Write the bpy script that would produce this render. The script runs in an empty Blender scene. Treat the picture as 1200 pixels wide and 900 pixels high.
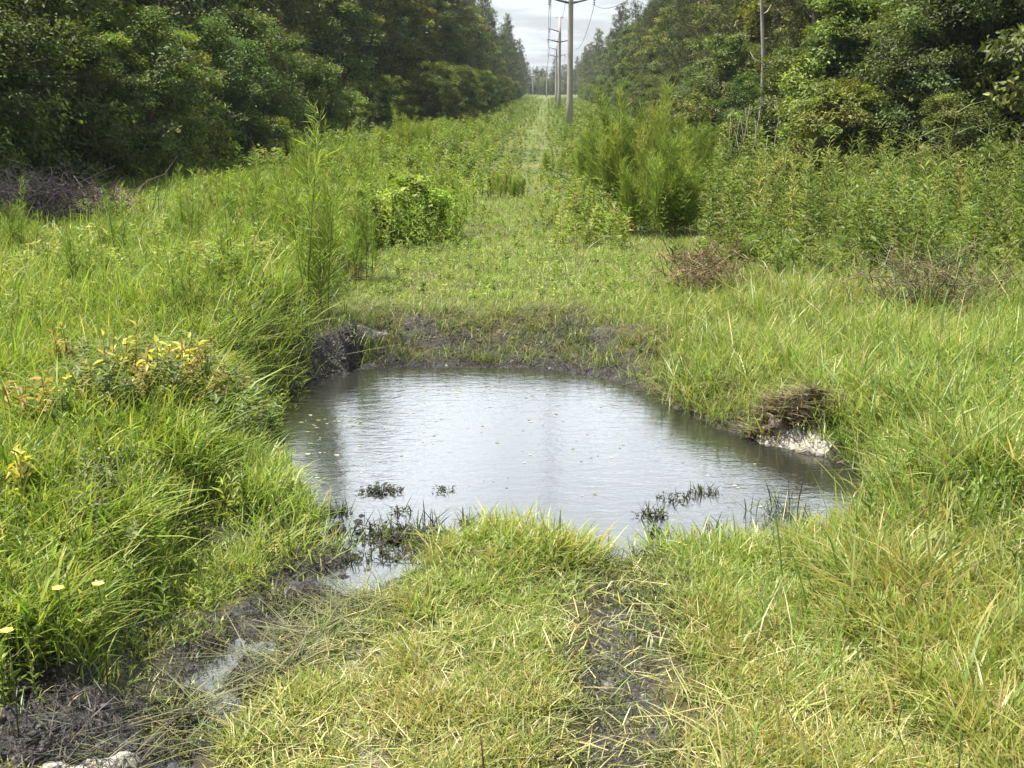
import bpy, math
import numpy as np
from mathutils import Vector
rng = np.random.default_rng(11)
R = math.radians
scene = bpy.context.scene
COL = scene.collection

# ------------------------------------------------------------------ camera
FPX, CX, CY, HOR, VPX, CAMH = 1400.0, 600.0, 450.0, 103.0, 640.0, 3.0
PITCH = math.atan((CY - HOR) / FPX)
YAW = math.atan((VPX - CX) / FPX * math.cos(PITCH))
cam_d = bpy.data.cameras.new('camera'); cam = bpy.data.objects.new('camera', cam_d); COL.objects.link(cam)
cam.location = (0, 0, CAMH); cam.rotation_euler = (math.pi/2 - PITCH, 0, YAW)
cam_d.sensor_width = 36; cam_d.lens = FPX/1200*36; cam_d.clip_end = 6000; cam_d.clip_start = .05
scene.camera = cam
_f = np.array([-math.sin(YAW)*math.cos(PITCH), math.cos(YAW)*math.cos(PITCH), -math.sin(PITCH)])
_r = np.array([math.cos(YAW), math.sin(YAW), 0.0]); _u = np.cross(_r, _f)
def at(px, py, z=0.0):
    """where the photograph's point (px, py) meets the height z"""
    d = _f + _r*(px-CX)/FPX - _u*(py-CY)/FPX
    t = (z - CAMH)/d[2]
    return np.array([d[0]*t, d[1]*t])
def poly(pts, z=0.0): return np.array([at(x, y, z) for x, y in pts])

# ------------------------------------------------------------------ maths helpers
def sstep(a, b, x):
    t = np.clip((x-a)/(b-a), 0, 1); return t*t*(3-2*t)
def vnoise(x, y, seed=0):
    xi = np.floor(x).astype(np.int64); yi = np.floor(y).astype(np.int64); xf = x-xi; yf = y-yi
    def h(a, b):
        n = (a*374761393 + b*668265263 + seed*974711) & 0x7fffffff
        n = ((n ^ (n >> 13))*1274126177) & 0x7fffffff
        return ((n ^ (n >> 16)) & 0xffff)/65535.0
    u = xf*xf*(3-2*xf); v = yf*yf*(3-2*yf)
    return (h(xi, yi)*(1-u)+h(xi+1, yi)*u)*(1-v) + (h(xi, yi+1)*(1-u)+h(xi+1, yi+1)*u)*v
def fbm(x, y, o=4, seed=0):
    x = np.asarray(x, float); y = np.asarray(y, float); s = 0; a = .5; n = 0
    for k in range(o):
        s = s + a*vnoise(x*2**k+17.3*k, y*2**k-9.1*k, seed+k); n += a; a *= .5
    return s/n
def pdist(x, y, P, closed=True):
    """distance to a polyline; for closed ones positive inside, negative outside"""
    x = np.asarray(x, float).ravel(); y = np.asarray(y, float).ravel()
    n = len(P); best = np.full(x.shape, 1e18); ins = np.zeros(x.shape, bool)
    for i in range(n if closed else n-1):
        a = P[i]; b = P[(i+1) % n]; e = b-a
        t = np.clip(((x-a[0])*e[0]+(y-a[1])*e[1])/(e@e+1e-12), 0, 1)
        best = np.minimum(best, (x-a[0]-t*e[0])**2 + (y-a[1]-t*e[1])**2)
        if closed:
            c = ((a[1] > y) != (b[1] > y))
            xx = a[0] + (y-a[1])*e[0]/(e[1] if abs(e[1]) > 1e-12 else 1e-12)
            ins ^= c & (x < xx)
    d = np.sqrt(best)
    return np.where(ins, d, -d) if closed else d

# ------------------------------------------------------------------ mesh helper
class Geo:
    def __init__(s): s.v = []; s.f = []; s.c = []; s.n = 0
    def add(s, v, f, c):
        """v (N,3), f (M,k) indices, c (N,3) colours or one colour"""
        v = np.asarray(v, np.float32).reshape(-1, 3)
        if len(v) == 0: return
        c = np.asarray(c, np.float32)
        if c.ndim == 1: c = np.tile(c, (len(v), 1))
        s.v.append(v); s.c.append(c)
        for q in (f if isinstance(f, list) else [f]):
            s.f.append(np.asarray(q, np.int32) + s.n)
        s.n += len(v)
    def mesh(s, name, mat, smooth=False):
        me = bpy.data.meshes.new(name)
        v = np.concatenate(s.v); c = np.concatenate(s.c)
        li = np.concatenate([q.ravel() for q in s.f])
        lt = np.concatenate([np.full(len(q), q.shape[1], np.int32) for q in s.f])
        ls = np.concatenate([[0], np.cumsum(lt)[:-1]]).astype(np.int32)
        me.vertices.add(len(v)); me.vertices.foreach_set('co', v.ravel())
        me.loops.add(len(li)); me.loops.foreach_set('vertex_index', li.astype(np.int32))
        me.polygons.add(len(lt)); me.polygons.foreach_set('loop_start', ls)
        if smooth: me.polygons.foreach_set('use_smooth', np.ones(len(lt), bool))
        a = me.color_attributes.new('Col', 'FLOAT_COLOR', 'POINT')
        a.data.foreach_set('color', np.concatenate([c, np.ones((len(c), 1), np.float32)], 1).astype(np.float32).ravel())
        me.materials.append(mat); me.update(calc_edges=True)
        return me
    def obj(s, name, mat, parent=None, smooth=False, loc=None):
        o = bpy.data.objects.new(name, s.mesh(name, mat, smooth)); COL.objects.link(o)
        if parent is not None: o.parent = parent
        if loc is not None: o.location = loc
        return o
def tag(o, label=None, cat=None, group=None, kind=None):
    for k, v in (('label', label), ('category', cat), ('group', group), ('kind', kind)):
        if v: o[k] = v
    return o
def empty(name, loc, label, cat, group=None, rz=0.0, sc=1.0):
    o = bpy.data.objects.new(name, None); COL.objects.link(o)
    o.location = loc; o.rotation_euler = (0, 0, rz)
    o.scale = (sc, sc, sc) if np.isscalar(sc) else sc
    return tag(o, label, cat, group)
def dup(root, loc, rz, sc, label, group=None):
    r = root.copy(); COL.objects.link(r); r.location = loc; r.rotation_euler = (0, 0, rz)
    r.scale = (sc, sc, sc) if np.isscalar(sc) else sc
    r['label'] = label
    if group: r['group'] = group
    for ch in list(root.children):
        c = ch.copy(); COL.objects.link(c); c.parent = r
    return r
def unit(a): return a/np.maximum(np.linalg.norm(a, axis=-1, keepdims=True), 1e-9)

def add_tube(g, pts, rad, col, n=7):
    pts = np.asarray(pts, float); m = len(pts); rad = np.broadcast_to(rad, (m,))
    t = unit(np.gradient(pts, axis=0)); ref = np.array([1., .02, .03]) if abs(t[0, 0]) < .8 else np.array([0, 1., .02])
    s = unit(np.cross(t, ref)); b = np.cross(t, s)
    an = np.arange(n)/n*2*math.pi
    ring = pts[:, None]+rad[:, None, None]*(np.cos(an)[None, :, None]*s[:, None]+np.sin(an)[None, :, None]*b[:, None])
    i = np.arange(m-1)[:, None]*n; k = np.arange(n)[None]; k2 = (k+1) % n
    f = np.stack([i+k, i+k2, i+n+k2, i+n+k], -1).reshape(-1, 4)
    v = np.concatenate([ring.reshape(-1, 3), pts[[0, -1]]])
    kk = np.arange(n)
    cap = np.concatenate([np.stack([(kk+1) % n, kk, np.full(n, m*n)], 1), np.stack([(m-1)*n+kk, (m-1)*n+(kk+1) % n, np.full(n, m*n+1)], 1)])
    g.add(v, [f, cap], col)

def add_blades(g, pos, h, w, az, lean, curl, col, twist=None, tips=None):
    """grass blades: a tapering bent strip each"""
    N = len(pos)
    if N == 0: return
    ts = np.array([0, .42, .78, 1.0]); ws = np.array([.75, 1.0, .62, 0])
    d = np.stack([np.cos(az), np.sin(az), 0*az], 1)
    ph = az + math.pi/2 + (rng.normal(0, .7, N) if twist is None else twist)
    s = np.stack([np.cos(ph), np.sin(ph), 0*az], 1)
    vs = []
    for t, q in zip(ts, ws):
        hor = (lean*t + curl*t*t)*h
        ver = h*t - .45*h*curl*t*t - .18*h*lean*t
        p = pos + d*hor[:, None]; p[:, 2] += ver
        if q > 0:
            vs += [p - s*(w*q*.5)[:, None], p + s*(w*q*.5)[:, None]]
        else: vs.append(p)
    V = np.stack(vs, 1)
    b = np.arange(N)[:, None]*7
    q4 = np.concatenate([b+np.array([[0, 1, 3, 2]]), b+np.array([[2, 3, 5, 4]])])
    q3 = b+np.array([[4, 5, 6]])
    C = np.repeat(col[:, None], 7, 1).copy()
    if tips is not None: C[:, 4:] = tips[:, None]
    g.add(V.reshape(-1, 3), [q4, q3], C.reshape(-1, 3))

def add_leaves(g, pos, dirv, nrm, ln, wd, col, droop=.15):
    """leaves: a folded diamond each, growing from pos along dirv"""
    N = len(pos)
    if N == 0: return
    dirv = unit(dirv); side = unit(np.cross(dirv, nrm)); up = np.cross(side, dirv)
    ln = np.broadcast_to(ln, (N,))[:, None]; wd = np.broadcast_to(wd, (N,))[:, None]
    mid = pos + dirv*ln*.42
    V = np.stack([pos, mid+side*wd*.5+up*wd*.12, pos+dirv*ln-up*ln*droop, mid-side*wd*.5+up*wd*.12], 1)
    b = np.arange(N)[:, None]*4
    C = np.repeat(col[:, None], 4, 1)
    g.add(V.reshape(-1, 3), np.concatenate([b+np.array([[0, 1, 2]]), b+np.array([[0, 2, 3]])]), C.reshape(-1, 3))

def mixc(cols, n, jit=.12, p=None):
    cols = np.array(cols, float)
    c = cols[rng.choice(len(cols), n, p=p)]
    c = c*(1+rng.normal(0, jit, (n, 1)))*(1+rng.normal(0, jit*.4, (n, 3)))
    return np.clip(c, .005, .8)
def rdir(n, up=0.0, spread=1.0):
    v = rng.normal(0, 1, (n, 3)); v = unit(v)*spread; v[:, 2] += up
    return unit(v)

# ------------------------------------------------------------------ materials
def nodes(name):
    m = bpy.data.materials.new(name); m.use_nodes = True
    nt = m.node_tree; nt.nodes.clear()
    out = nt.nodes.new('ShaderNodeOutputMaterial')
    return m, nt, out
def N(nt, typ, **kw):
    n = nt.nodes.new(typ)
    for k, v in kw.items():
        if k in n.inputs.keys() if isinstance(k, str) else False: n.inputs[k].default_value = v
        else: setattr(n, k, v)
    return n
def foliage(name, trans=.4, gloss=.05, rough=.45, objvar=.18, noise=0.0, boost=1.15):
    m, nt, out = nodes(name); L = nt.links.new
    a = N(nt, 'ShaderNodeAttribute', attribute_name='Col')
    oi = N(nt, 'ShaderNodeObjectInfo')
    mr = N(nt, 'ShaderNodeMapRange'); mr.inputs['To Min'].default_value = 1-objvar; mr.inputs['To Max'].default_value = 1+objvar
    L(oi.outputs['Random'], mr.inputs['Value'])
    hs = N(nt, 'ShaderNodeHueSaturation'); L(a.outputs['Color'], hs.inputs['Color']); L(mr.outputs[0], hs.inputs['Value'])
    mr2 = N(nt, 'ShaderNodeMapRange'); mr2.inputs['To Min'].default_value = .5-.03*objvar/.18; mr2.inputs['To Max'].default_value = .5+.010*objvar/.18
    ml = N(nt, 'ShaderNodeMath', operation='MULTIPLY'); ml.inputs[1].default_value = 7.31; L(oi.outputs['Random'], ml.inputs[0])
    fr = N(nt, 'ShaderNodeMath', operation='FRACT'); L(ml.outputs[0], fr.inputs[0]); L(fr.outputs[0], mr2.inputs['Value']); L(mr2.outputs[0], hs.inputs['Hue'])
    col = hs.outputs['Color']
    d = N(nt, 'ShaderNodeBsdfDiffuse'); L(col, d.inputs['Color'])
    t = N(nt, 'ShaderNodeBsdfTranslucent')
    tm = N(nt, 'ShaderNodeMix', data_type='RGBA', blend_type='MULTIPLY'); tm.inputs['Factor'].default_value = 1
    L(col, tm.inputs['A']); tm.inputs['B'].default_value = (1.10*boost, 1.20*boost, .60*boost, 1); L(tm.outputs['Result'], t.inputs['Color'])
    mx = N(nt, 'ShaderNodeMixShader'); mx.inputs[0].default_value = trans; L(d.outputs[0], mx.inputs[1]); L(t.outputs[0], mx.inputs[2])
    g = N(nt, 'ShaderNodeBsdfGlossy'); g.inputs['Roughness'].default_value = rough; g.inputs['Color'].default_value = (.9, .95, .9, 1)
    mg = N(nt, 'ShaderNodeMixShader'); mg.inputs[0].default_value = gloss
    L(mx.outputs[0], mg.inputs[1]); L(g.outputs[0], mg.inputs[2]); L(mg.outputs[0], out.inputs['Surface'])
    return m
def plain(name, rough=.85, scale=6.0, amount=.35, bump=.3, stretch=(1, 1, 1), spec=.3):
    """vertex colour broken up by noise"""
    m, nt, out = nodes(name); L = nt.links.new
    p = N(nt, 'ShaderNodeBsdfPrincipled'); p.inputs['Roughness'].default_value = rough; p.inputs['Specular IOR Level'].default_value = spec
    a = N(nt, 'ShaderNodeAttribute', attribute_name='Col')
    tc = N(nt, 'ShaderNodeTexCoord'); mp = N(nt, 'ShaderNodeMapping'); mp.inputs['Scale'].default_value = stretch
    L(tc.outputs['Object'], mp.inputs['Vector'])
    n = N(nt, 'ShaderNodeTexNoise'); n.inputs['Scale'].default_value = scale; n.inputs['Detail'].default_value = 6; L(mp.outputs[0], n.inputs['Vector'])
    mr = N(nt, 'ShaderNodeMapRange'); mr.inputs['From Min'].default_value = .3; mr.inputs['From Max'].default_value = .7
    mr.inputs['To Min'].default_value = 1-amount; mr.inputs['To Max'].default_value = 1+amount; L(n.outputs[0], mr.inputs['Value'])
    mu = N(nt, 'ShaderNodeMix', data_type='RGBA', blend_type='MULTIPLY'); mu.inputs['Factor'].default_value = 1
    L(a.outputs['Color'], mu.inputs['A']); L(mr.outputs[0], mu.inputs['B']); L(mu.outputs['Result'], p.inputs['Base Color'])
    b = N(nt, 'ShaderNodeBump'); b.inputs['Strength'].default_value = bump; b.inputs['Distance'].default_value = .05
    L(n.outputs[0], b.inputs['Height']); L(b.outputs[0], p.inputs['Normal']); L(p.outputs[0], out.inputs['Surface'])
    return m
M_GRASS = foliage('grass_blades', trans=.42, gloss=.03, rough=.45, objvar=0)
M_LEAF = foliage('broad_leaves', trans=.36, gloss=.025, rough=.5)
M_PINE = foliage('pine_needles', trans=.28, gloss=.015, rough=.5, objvar=.16)
M_WEED = foliage('weed_leaves', trans=.38, gloss=.022, rough=.5, objvar=.08)
M_BARK = plain('bark', .9, 5, .45, .6, (1, 1, .25))
M_POLE = plain('weathered_pole_wood', .8, 7, .2, .25, (1, 1, .08))
M_DEAD = foliage('dry_grass', trans=.2, gloss=.03, rough=.5, objvar=0, boost=.9)
M_TWIG = plain('dead_twigs', .9, 9, .4, .2)
M_METAL = plain('galvanised_metal', .5, 12, .15, .05, spec=.5)
M_CLOD = plain('wet_mud_clods', .38, 26, .5, .8, spec=.55)

# ------------------------------------------------------------------ terrain
WL = -0.25
POND = poly([(392, 442), (440, 433), (530, 432), (640, 434), (700, 448), (760, 478), (830, 499), (892, 523), (965, 541), (1006, 556),
             (1010, 590), (975, 622), (905, 638), (820, 638), (720, 645), (640, 632), (570, 628), (510, 630), (440, 640), (390, 632), (366, 595),
             (330, 562), (314, 510), (322, 472), (356, 452)], WL)
LEFTBANK = poly([(-700, 900), (-200, 880), (0, 830), (110, 790), (178, 715), (212, 655), (250, 600), (282, 545), (285, 500), (290, 470), (330, 440), (372, 405), (385, 370),
                 (430, 330), (440, 280), (470, 200), (540, 150), (300, 140), (-2500, 140), (-3000, 400)], 0)
RUT_L = poly([(460, 640), (360, 690), (290, 750), (215, 830), (150, 900), (60, 1000), (-60, 1150)], -.15)
RUT_R = poly([(745, 655), (735, 700), (733, 780), (728, 860), (720, 940), (700, 1100)], -.1)
RUT_M = poly([(470, 660), (440, 720), (428, 800), (420, 880), (410, 1000)], -.1)
SANDL = poly([(890, 512), (925, 517), (965, 526)], -.2); SANDB = poly([(62, 916), (112, 906), (152, 894)], -.15); HEAP = at(50, 845, -.05); NEST = at(950, 484, .0); SANDBAR = at(930, 511, -.15)
SAND_TL = at(432, 378, .15); SAND_BL = at(120, 896, -.2); SAND_FB = at(640, 408, 0)
PATH = np.array([[-.9, 13], [-.8, 22], [-.55, 40], [-.5, 80], [-.3, 160], [0, 500]])

def fields(x, y):
    sh = np.shape(x); x = np.asarray(x, float).ravel(); y = np.asarray(y, float).ravel()
    near = (x > -16) & (x < 16) & (y > -6) & (y < 34)
    F = {}
    def nd(P, closed, far):
        o = np.full(x.shape, far, float)
        if near.any(): o[near] = pdist(x[near], y[near], P, closed)
        return o
    wob = .22*(fbm(x*2.2, y*2.2, 3, 5)-.5)
    F['pond'] = nd(POND, True, -30.) + wob
    F['left'] = np.where(near, nd(LEFTBANK, True, 0.) + .3*(fbm(x*2.5, y*2.5, 3, 8)-.5), np.where(x < -3.2, 3., -3.))
    F['rl'] = nd(RUT_L, False, 30.); F['rr'] = nd(RUT_R, False, 30.); F['rm'] = nd(RUT_M, False, 30.)
    def blob(c, rx, ry): return np.exp(-(((x-c[0])/rx)**2+((y-c[1])/ry)**2))
    F['heap'] = blob(HEAP, .5, .42); F['nest'] = blob(NEST, .42, .3); F['sandbar'] = sstep(.14, .03, nd(SANDL, False, 30.)); F['sbl'] = sstep(.09, .02, nd(SANDB, False, 30.))
    F['stl'] = blob(SAND_TL, .24, .12); F['sfb'] = blob(SAND_FB, .55, .45)
    F['sh'] = sh; F['x'] = x; F['y'] = y
    return F
def height(F):
    x, y = F['x'], F['y']
    n1 = (fbm(x/5, y/5, 3, 1)-.5)*sstep(90, 30, y); n2 = (fbm(x*1.3, y*1.3, 4, 2)-.5)*sstep(50, 20, y); n3 = fbm(x*6, y*6, 3, 3)-.5
    front = sstep(9.3, 7.2, y)*sstep(-4, -2.2, x+.35*(8-y))*sstep(4.2, 2.6, x)
    far = sstep(11.6, 14.5, y)
    G = .04*n1 + .10*n2 + .16*far + .05
    G = G*(1-front) + front*(-.13 + .10*n2)
    G += .33*sstep(-.05, .42, F['left'])*(1-.6*sstep(11.5, 13.5, y)*sstep(-3.6, -2.4, x))
    G += .06*sstep(2.2, 4.5, x)
    n5 = fbm(x*14, y*14, 3, 6)-.5
    G += .17*F['heap']*(1+1.6*n3+.5*n5) + .10*F['nest'] + .06*n5*sstep(.2, .5, F['heap'])*(1-F['sbl']) + .05*n5*sstep(.6, .2, F['rl'])
    # ruts
    G -= sstep(.46, .12, F['rl'])*(.165+.5*n2+.25*n3)*(1-.8*F['sbl'])*sstep(3., 5., y+2)
    G -= .09*sstep(.32, .12, F['rr'])
    G -= .03*sstep(.3, .1, F['rm'])
    # shore
    out = -F['pond']
    wfar = np.clip(.30 + 1.3*sstep(11.2, 12.6, y)*sstep(2.2, .6, x) + .55*sstep(8.6, 7.6, y) + .25*sstep(.8, 1.6, x), .2, 2.2)
    wfar = np.where(F['left'] > -.4, np.minimum(wfar, .45), wfar)
    k = sstep(0, 1, out/wfar)
    mudroll = .10*n2*sstep(0, .25, out)*sstep(2.2, .6, out) + .035*n3*sstep(2.0, .4, out)
    lump = sstep(.9, .2, F['pond'])*sstep(9.6, 8.6, y)*sstep(.6, -.2, x)
    bottom = WL - .02 - .5*np.clip(F['pond'], 0, .6)*(1-.75*lump) + .30*lump*np.clip(n5+.4*n3-.02, 0, .4)
    G = np.where(out < 0, bottom, (WL-.02)*(1-k) + G*k + (mudroll+.09*n5*sstep(0, .2, out)*sstep(1.9, .8, out))*np.where(y > 11.0, 1, .6))
    G += .15*sstep(6, 11, x)
    return G
def gz(x, y):
    F = fields(x, y); return height(F).reshape(np.shape(x))

def axis(lo, hi, fine_lo, fine_hi, step, grow):
    a = list(np.arange(fine_lo, fine_hi+1e-6, step)); s = step
    while a[-1] < hi: s *= grow; a.append(a[-1]+s)
    b = [fine_lo]; s = step
    while b[-1] > lo: s *= grow; b.append(b[-1]-s)
    return np.array(b[:0:-1] + a)
xs = axis(-1500, 1500, -4.6, 4.2, .033, 1.09); ys = axis(-300, 3000, 4.2, 15.8, .033, 1.07)
GX, GY = np.meshgrid(xs, ys)
F = fields(GX, GY); GZ = height(F); X, Y = F['x'], F['y']
fine = fbm(X*3, Y*3, 4, 21)-.5; fine2 = fbm(X*9, Y*9, 3, 22)-.5
mud = np.zeros_like(X)
mud = np.maximum(mud, sstep(.75, .2, -F['pond'] + .5*fine)*sstep(8.4, 7.9, Y)*.95)
mud = np.maximum(mud, sstep(1.3, .6, -F['pond'] + 1.9*fine)*sstep(11.3, 12.3, Y)*sstep(1.5, .9, X)*sstep(.2, -.1, F['left']))
mud = np.maximum(mud, sstep(.4, .05, -F['pond'] + .3*fine))
mud = np.maximum(mud, sstep(.55, .25, F['rl']+.5*fine))
mud = np.maximum(mud, sstep(.30, .12, F['rr']+.35*fine)*.9)
mud = np.maximum(mud, sstep(.3, .55, F['heap']+.5*fine))
mud = np.maximum(mud, sstep(.35, .12, np.abs(F['left']-.05))*sstep(13, 12, Y)*.9)
sand = np.maximum.reduce([sstep(.40, .7, F['sandbar']+1.1*fine2), sstep(.4, .7, F['stl']+.4*fine), sstep(.40, .7, F['sbl']+.8*fine2),
                          .6*sstep(.6, .95, F['sfb']+1.6*fine2)*sstep(.30, .55, -F['pond']), .45*sstep(.25, .1, F['rm']+.5*fine)*sstep(6.6, 6.0, Y),
                          .5*sstep(.18, .3, fine2)*sstep(.2, .08, F['rr'])])
green = sstep(18, 40, Y)*sstep(15, 9, np.abs(X-.8))
g = Geo()
nx, ny = len(xs), len(ys)
ii = (np.arange(ny-1)[:, None]*nx + np.arange(nx-1)[None]).ravel()
g.add(np.stack([X, Y, GZ], 1), np.stack([ii, ii+1, ii+nx+1, ii+nx], 1), np.stack([mud, sand, green], 1))
def ground_material():
    m, nt, out = nodes('earth'); L = nt.links.new
    p = N(nt, 'ShaderNodeBsdfPrincipled')
    a = N(nt, 'ShaderNodeAttribute', attribute_name='Col'); sp = N(nt, 'ShaderNodeSeparateColor'); L(a.outputs['Color'], sp.inputs[0])
    tc = N(nt, 'ShaderNodeTexCoord')
    def noise(s, d=6):
        n = N(nt, 'ShaderNodeTexNoise'); n.inputs['Scale'].default_value = s; n.inputs['Detail'].default_value = d; L(tc.outputs['Object'], n.inputs['Vector']); return n
    def ramp(src, pts):
        r = N(nt, 'ShaderNodeValToRGB'); L(src, r.inputs[0]); e = r.color_ramp.elements
        while len(e) < len(pts): e.new(.5)
        for q, (ps, c) in zip(e, pts): q.position = ps; q.color = (*c, 1)
        return r
    n1 = noise(9); n2 = noise(38); n3 = noise(.35, 4)
    soil = ramp(n1.outputs[0], [(.3, (.035, .03, .014)), (.5, (.075, .068, .028)), (.7, (.14, .125, .055))])
    mudc = ramp(n2.outputs[0], [(.3, (.014, .012, .011)), (.52, (.024, .021, .020)), (.70, (.10, .09, .083))])
    sandc = ramp(n2.outputs[0], [(.36, (.20, .185, .16)), (.6, (.46, .43, .38))])
    grn = ramp(n3.outputs[0], [(.35, (.06, .085, .02)), (.5, (.10, .125, .03)), (.65, (.15, .155, .045))])
    def mix(f, A, B):
        x = N(nt, 'ShaderNodeMix', data_type='RGBA'); L(f, x.inputs['Factor']); L(A, x.inputs['A']); L(B, x.inputs['B']); return x.outputs['Result']
    c = mix(sp.outputs[2], soil.outputs[0], grn.outputs[0]); c = mix(sp.outputs[0], c, mudc.outputs[0]); c = mix(sp.outputs[1], c, sandc.outputs[0])
    L(c, p.inputs['Base Color'])
    # wet mud shines
    wet = N(nt, 'ShaderNodeMath', operation='SUBTRACT'); L(sp.outputs[0], wet.inputs[0]); L(sp.outputs[1], wet.inputs[1])
    mr = N(nt, 'ShaderNodeMapRange'); L(wet.outputs[0], mr.inputs['Value']); mr.inputs['To Min'].default_value = .95; mr.inputs['To Max'].default_value = .30
    L(mr.outputs[0], p.inputs['Roughness']); p.inputs['Specular IOR Level'].default_value = .32
    ad = N(nt, 'ShaderNodeMath', operation='ADD'); L(n1.outputs[0], ad.inputs[0]); L(n2.outputs[0], ad.inputs[1])
    b = N(nt, 'ShaderNodeBump'); b.inputs['Strength'].default_value = .9; b.inputs['Distance'].default_value = .045; L(ad.outputs[0], b.inputs['Height']); L(b.outputs[0], p.inputs['Normal'])
    L(p.outputs[0], out.inputs['Surface']); return m
tag(g.obj('ground', ground_material(), smooth=True), 'sandy ground of the power line cut', 'ground', kind='structure')

# ------------------------------------------------------------------ water
def water_material():
    m, nt, out = nodes('pond_water'); L = nt.links.new
    p = N(nt, 'ShaderNodeBsdfPrincipled'); p.inputs['Base Color'].default_value = (.022, .023, .018, 1)
    p.inputs['Roughness'].default_value = .04; p.inputs['IOR'].default_value = 1.45; p.inputs['Specular IOR Level'].default_value = .8
    tc = N(nt, 'ShaderNodeTexCoord')
    def noise(sc, s, d):
        mp = N(nt, 'ShaderNodeMapping'); mp.inputs['Scale'].default_value = sc; L(tc.outputs['Object'], mp.inputs['Vector'])
        n = N(nt, 'ShaderNodeTexNoise'); n.inputs['Scale'].default_value = s; n.inputs['Detail'].default_value = d; n.inputs['Distortion'].default_value = .6; L(mp.outputs[0], n.inputs['Vector']); return n
    n1 = noise((.8, 1.8, 1), 4.5, 3); n2 = noise((1, 2.4, 1), 17, 2)
    ad = N(nt, 'ShaderNodeMath', operation='MULTIPLY_ADD'); L(n2.outputs[0], ad.inputs[0]); ad.inputs[1].default_value = .34; L(n1.outputs[0], ad.inputs[2])
    b = N(nt, 'ShaderNodeBump'); b.inputs['Strength'].default_value = .15; b.inputs['Distance'].default_value = .03
    L(ad.outputs[0], b.inputs['Height']); L(b.outputs[0], p.inputs['Normal']); L(p.outputs[0], out.inputs['Surface']); return m
g = Geo()
g.add([(-3.9, 2.5, WL), (4.2, 2.5, WL), (4.2, 13.9, WL), (-3.9, 13.9, WL)], np.array([[0, 1, 2, 3]]), (.1, .1, .1))
tag(g.obj('pond_water', water_material()), 'still muddy pond water reflecting the pale sky', 'pond', kind='structure')

# ------------------------------------------------------------------ grass
LUSH = [(.16, .235, .035), (.23, .30, .052), (.11, .18, .026), (.31, .35, .085)]
YGREEN = [(.23, .31, .06), (.30, .36, .08), (.16, .25, .045), (.38, .40, .12)]
STRAW = [(.42, .39, .17), (.36, .34, .12), (.30, .30, .10), (.50, .46, .25)]
MID = [(.16, .245, .055), (.22, .305, .075), (.105, .18, .036), (.31, .37, .13)]
def sample_ground(n, d0, d1, pw, xmargin=1.0):
    """points over the ground the photograph can see, thinning out with distance"""
    u = rng.random(n)
    d = (d0**pw + u*(d1**pw-d0**pw))**(1/pw)
    lat = (rng.random(n)*2-1)*(d*.43 + xmargin)
    x = d*_f[0]/math.cos(PITCH) + lat*_r[0]; y = d*_f[1]/math.cos(PITCH) + lat*_r[1]
    return x, y, d
def left_edge(y): return np.interp(y, [0, 12, 20, 30, 45, 62, 74, 80, 600], [-9.2, -9.5, -10.2, -9.8, -10.4, -10.2, -6.4, -5.3, -5.3])
def right_edge(y): return np.interp(y, [0, 20, 30, 45, 60, 90, 600], [11, 10.5, 9.0, 7.5, 7.2, 7.2, 7.4])

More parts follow.
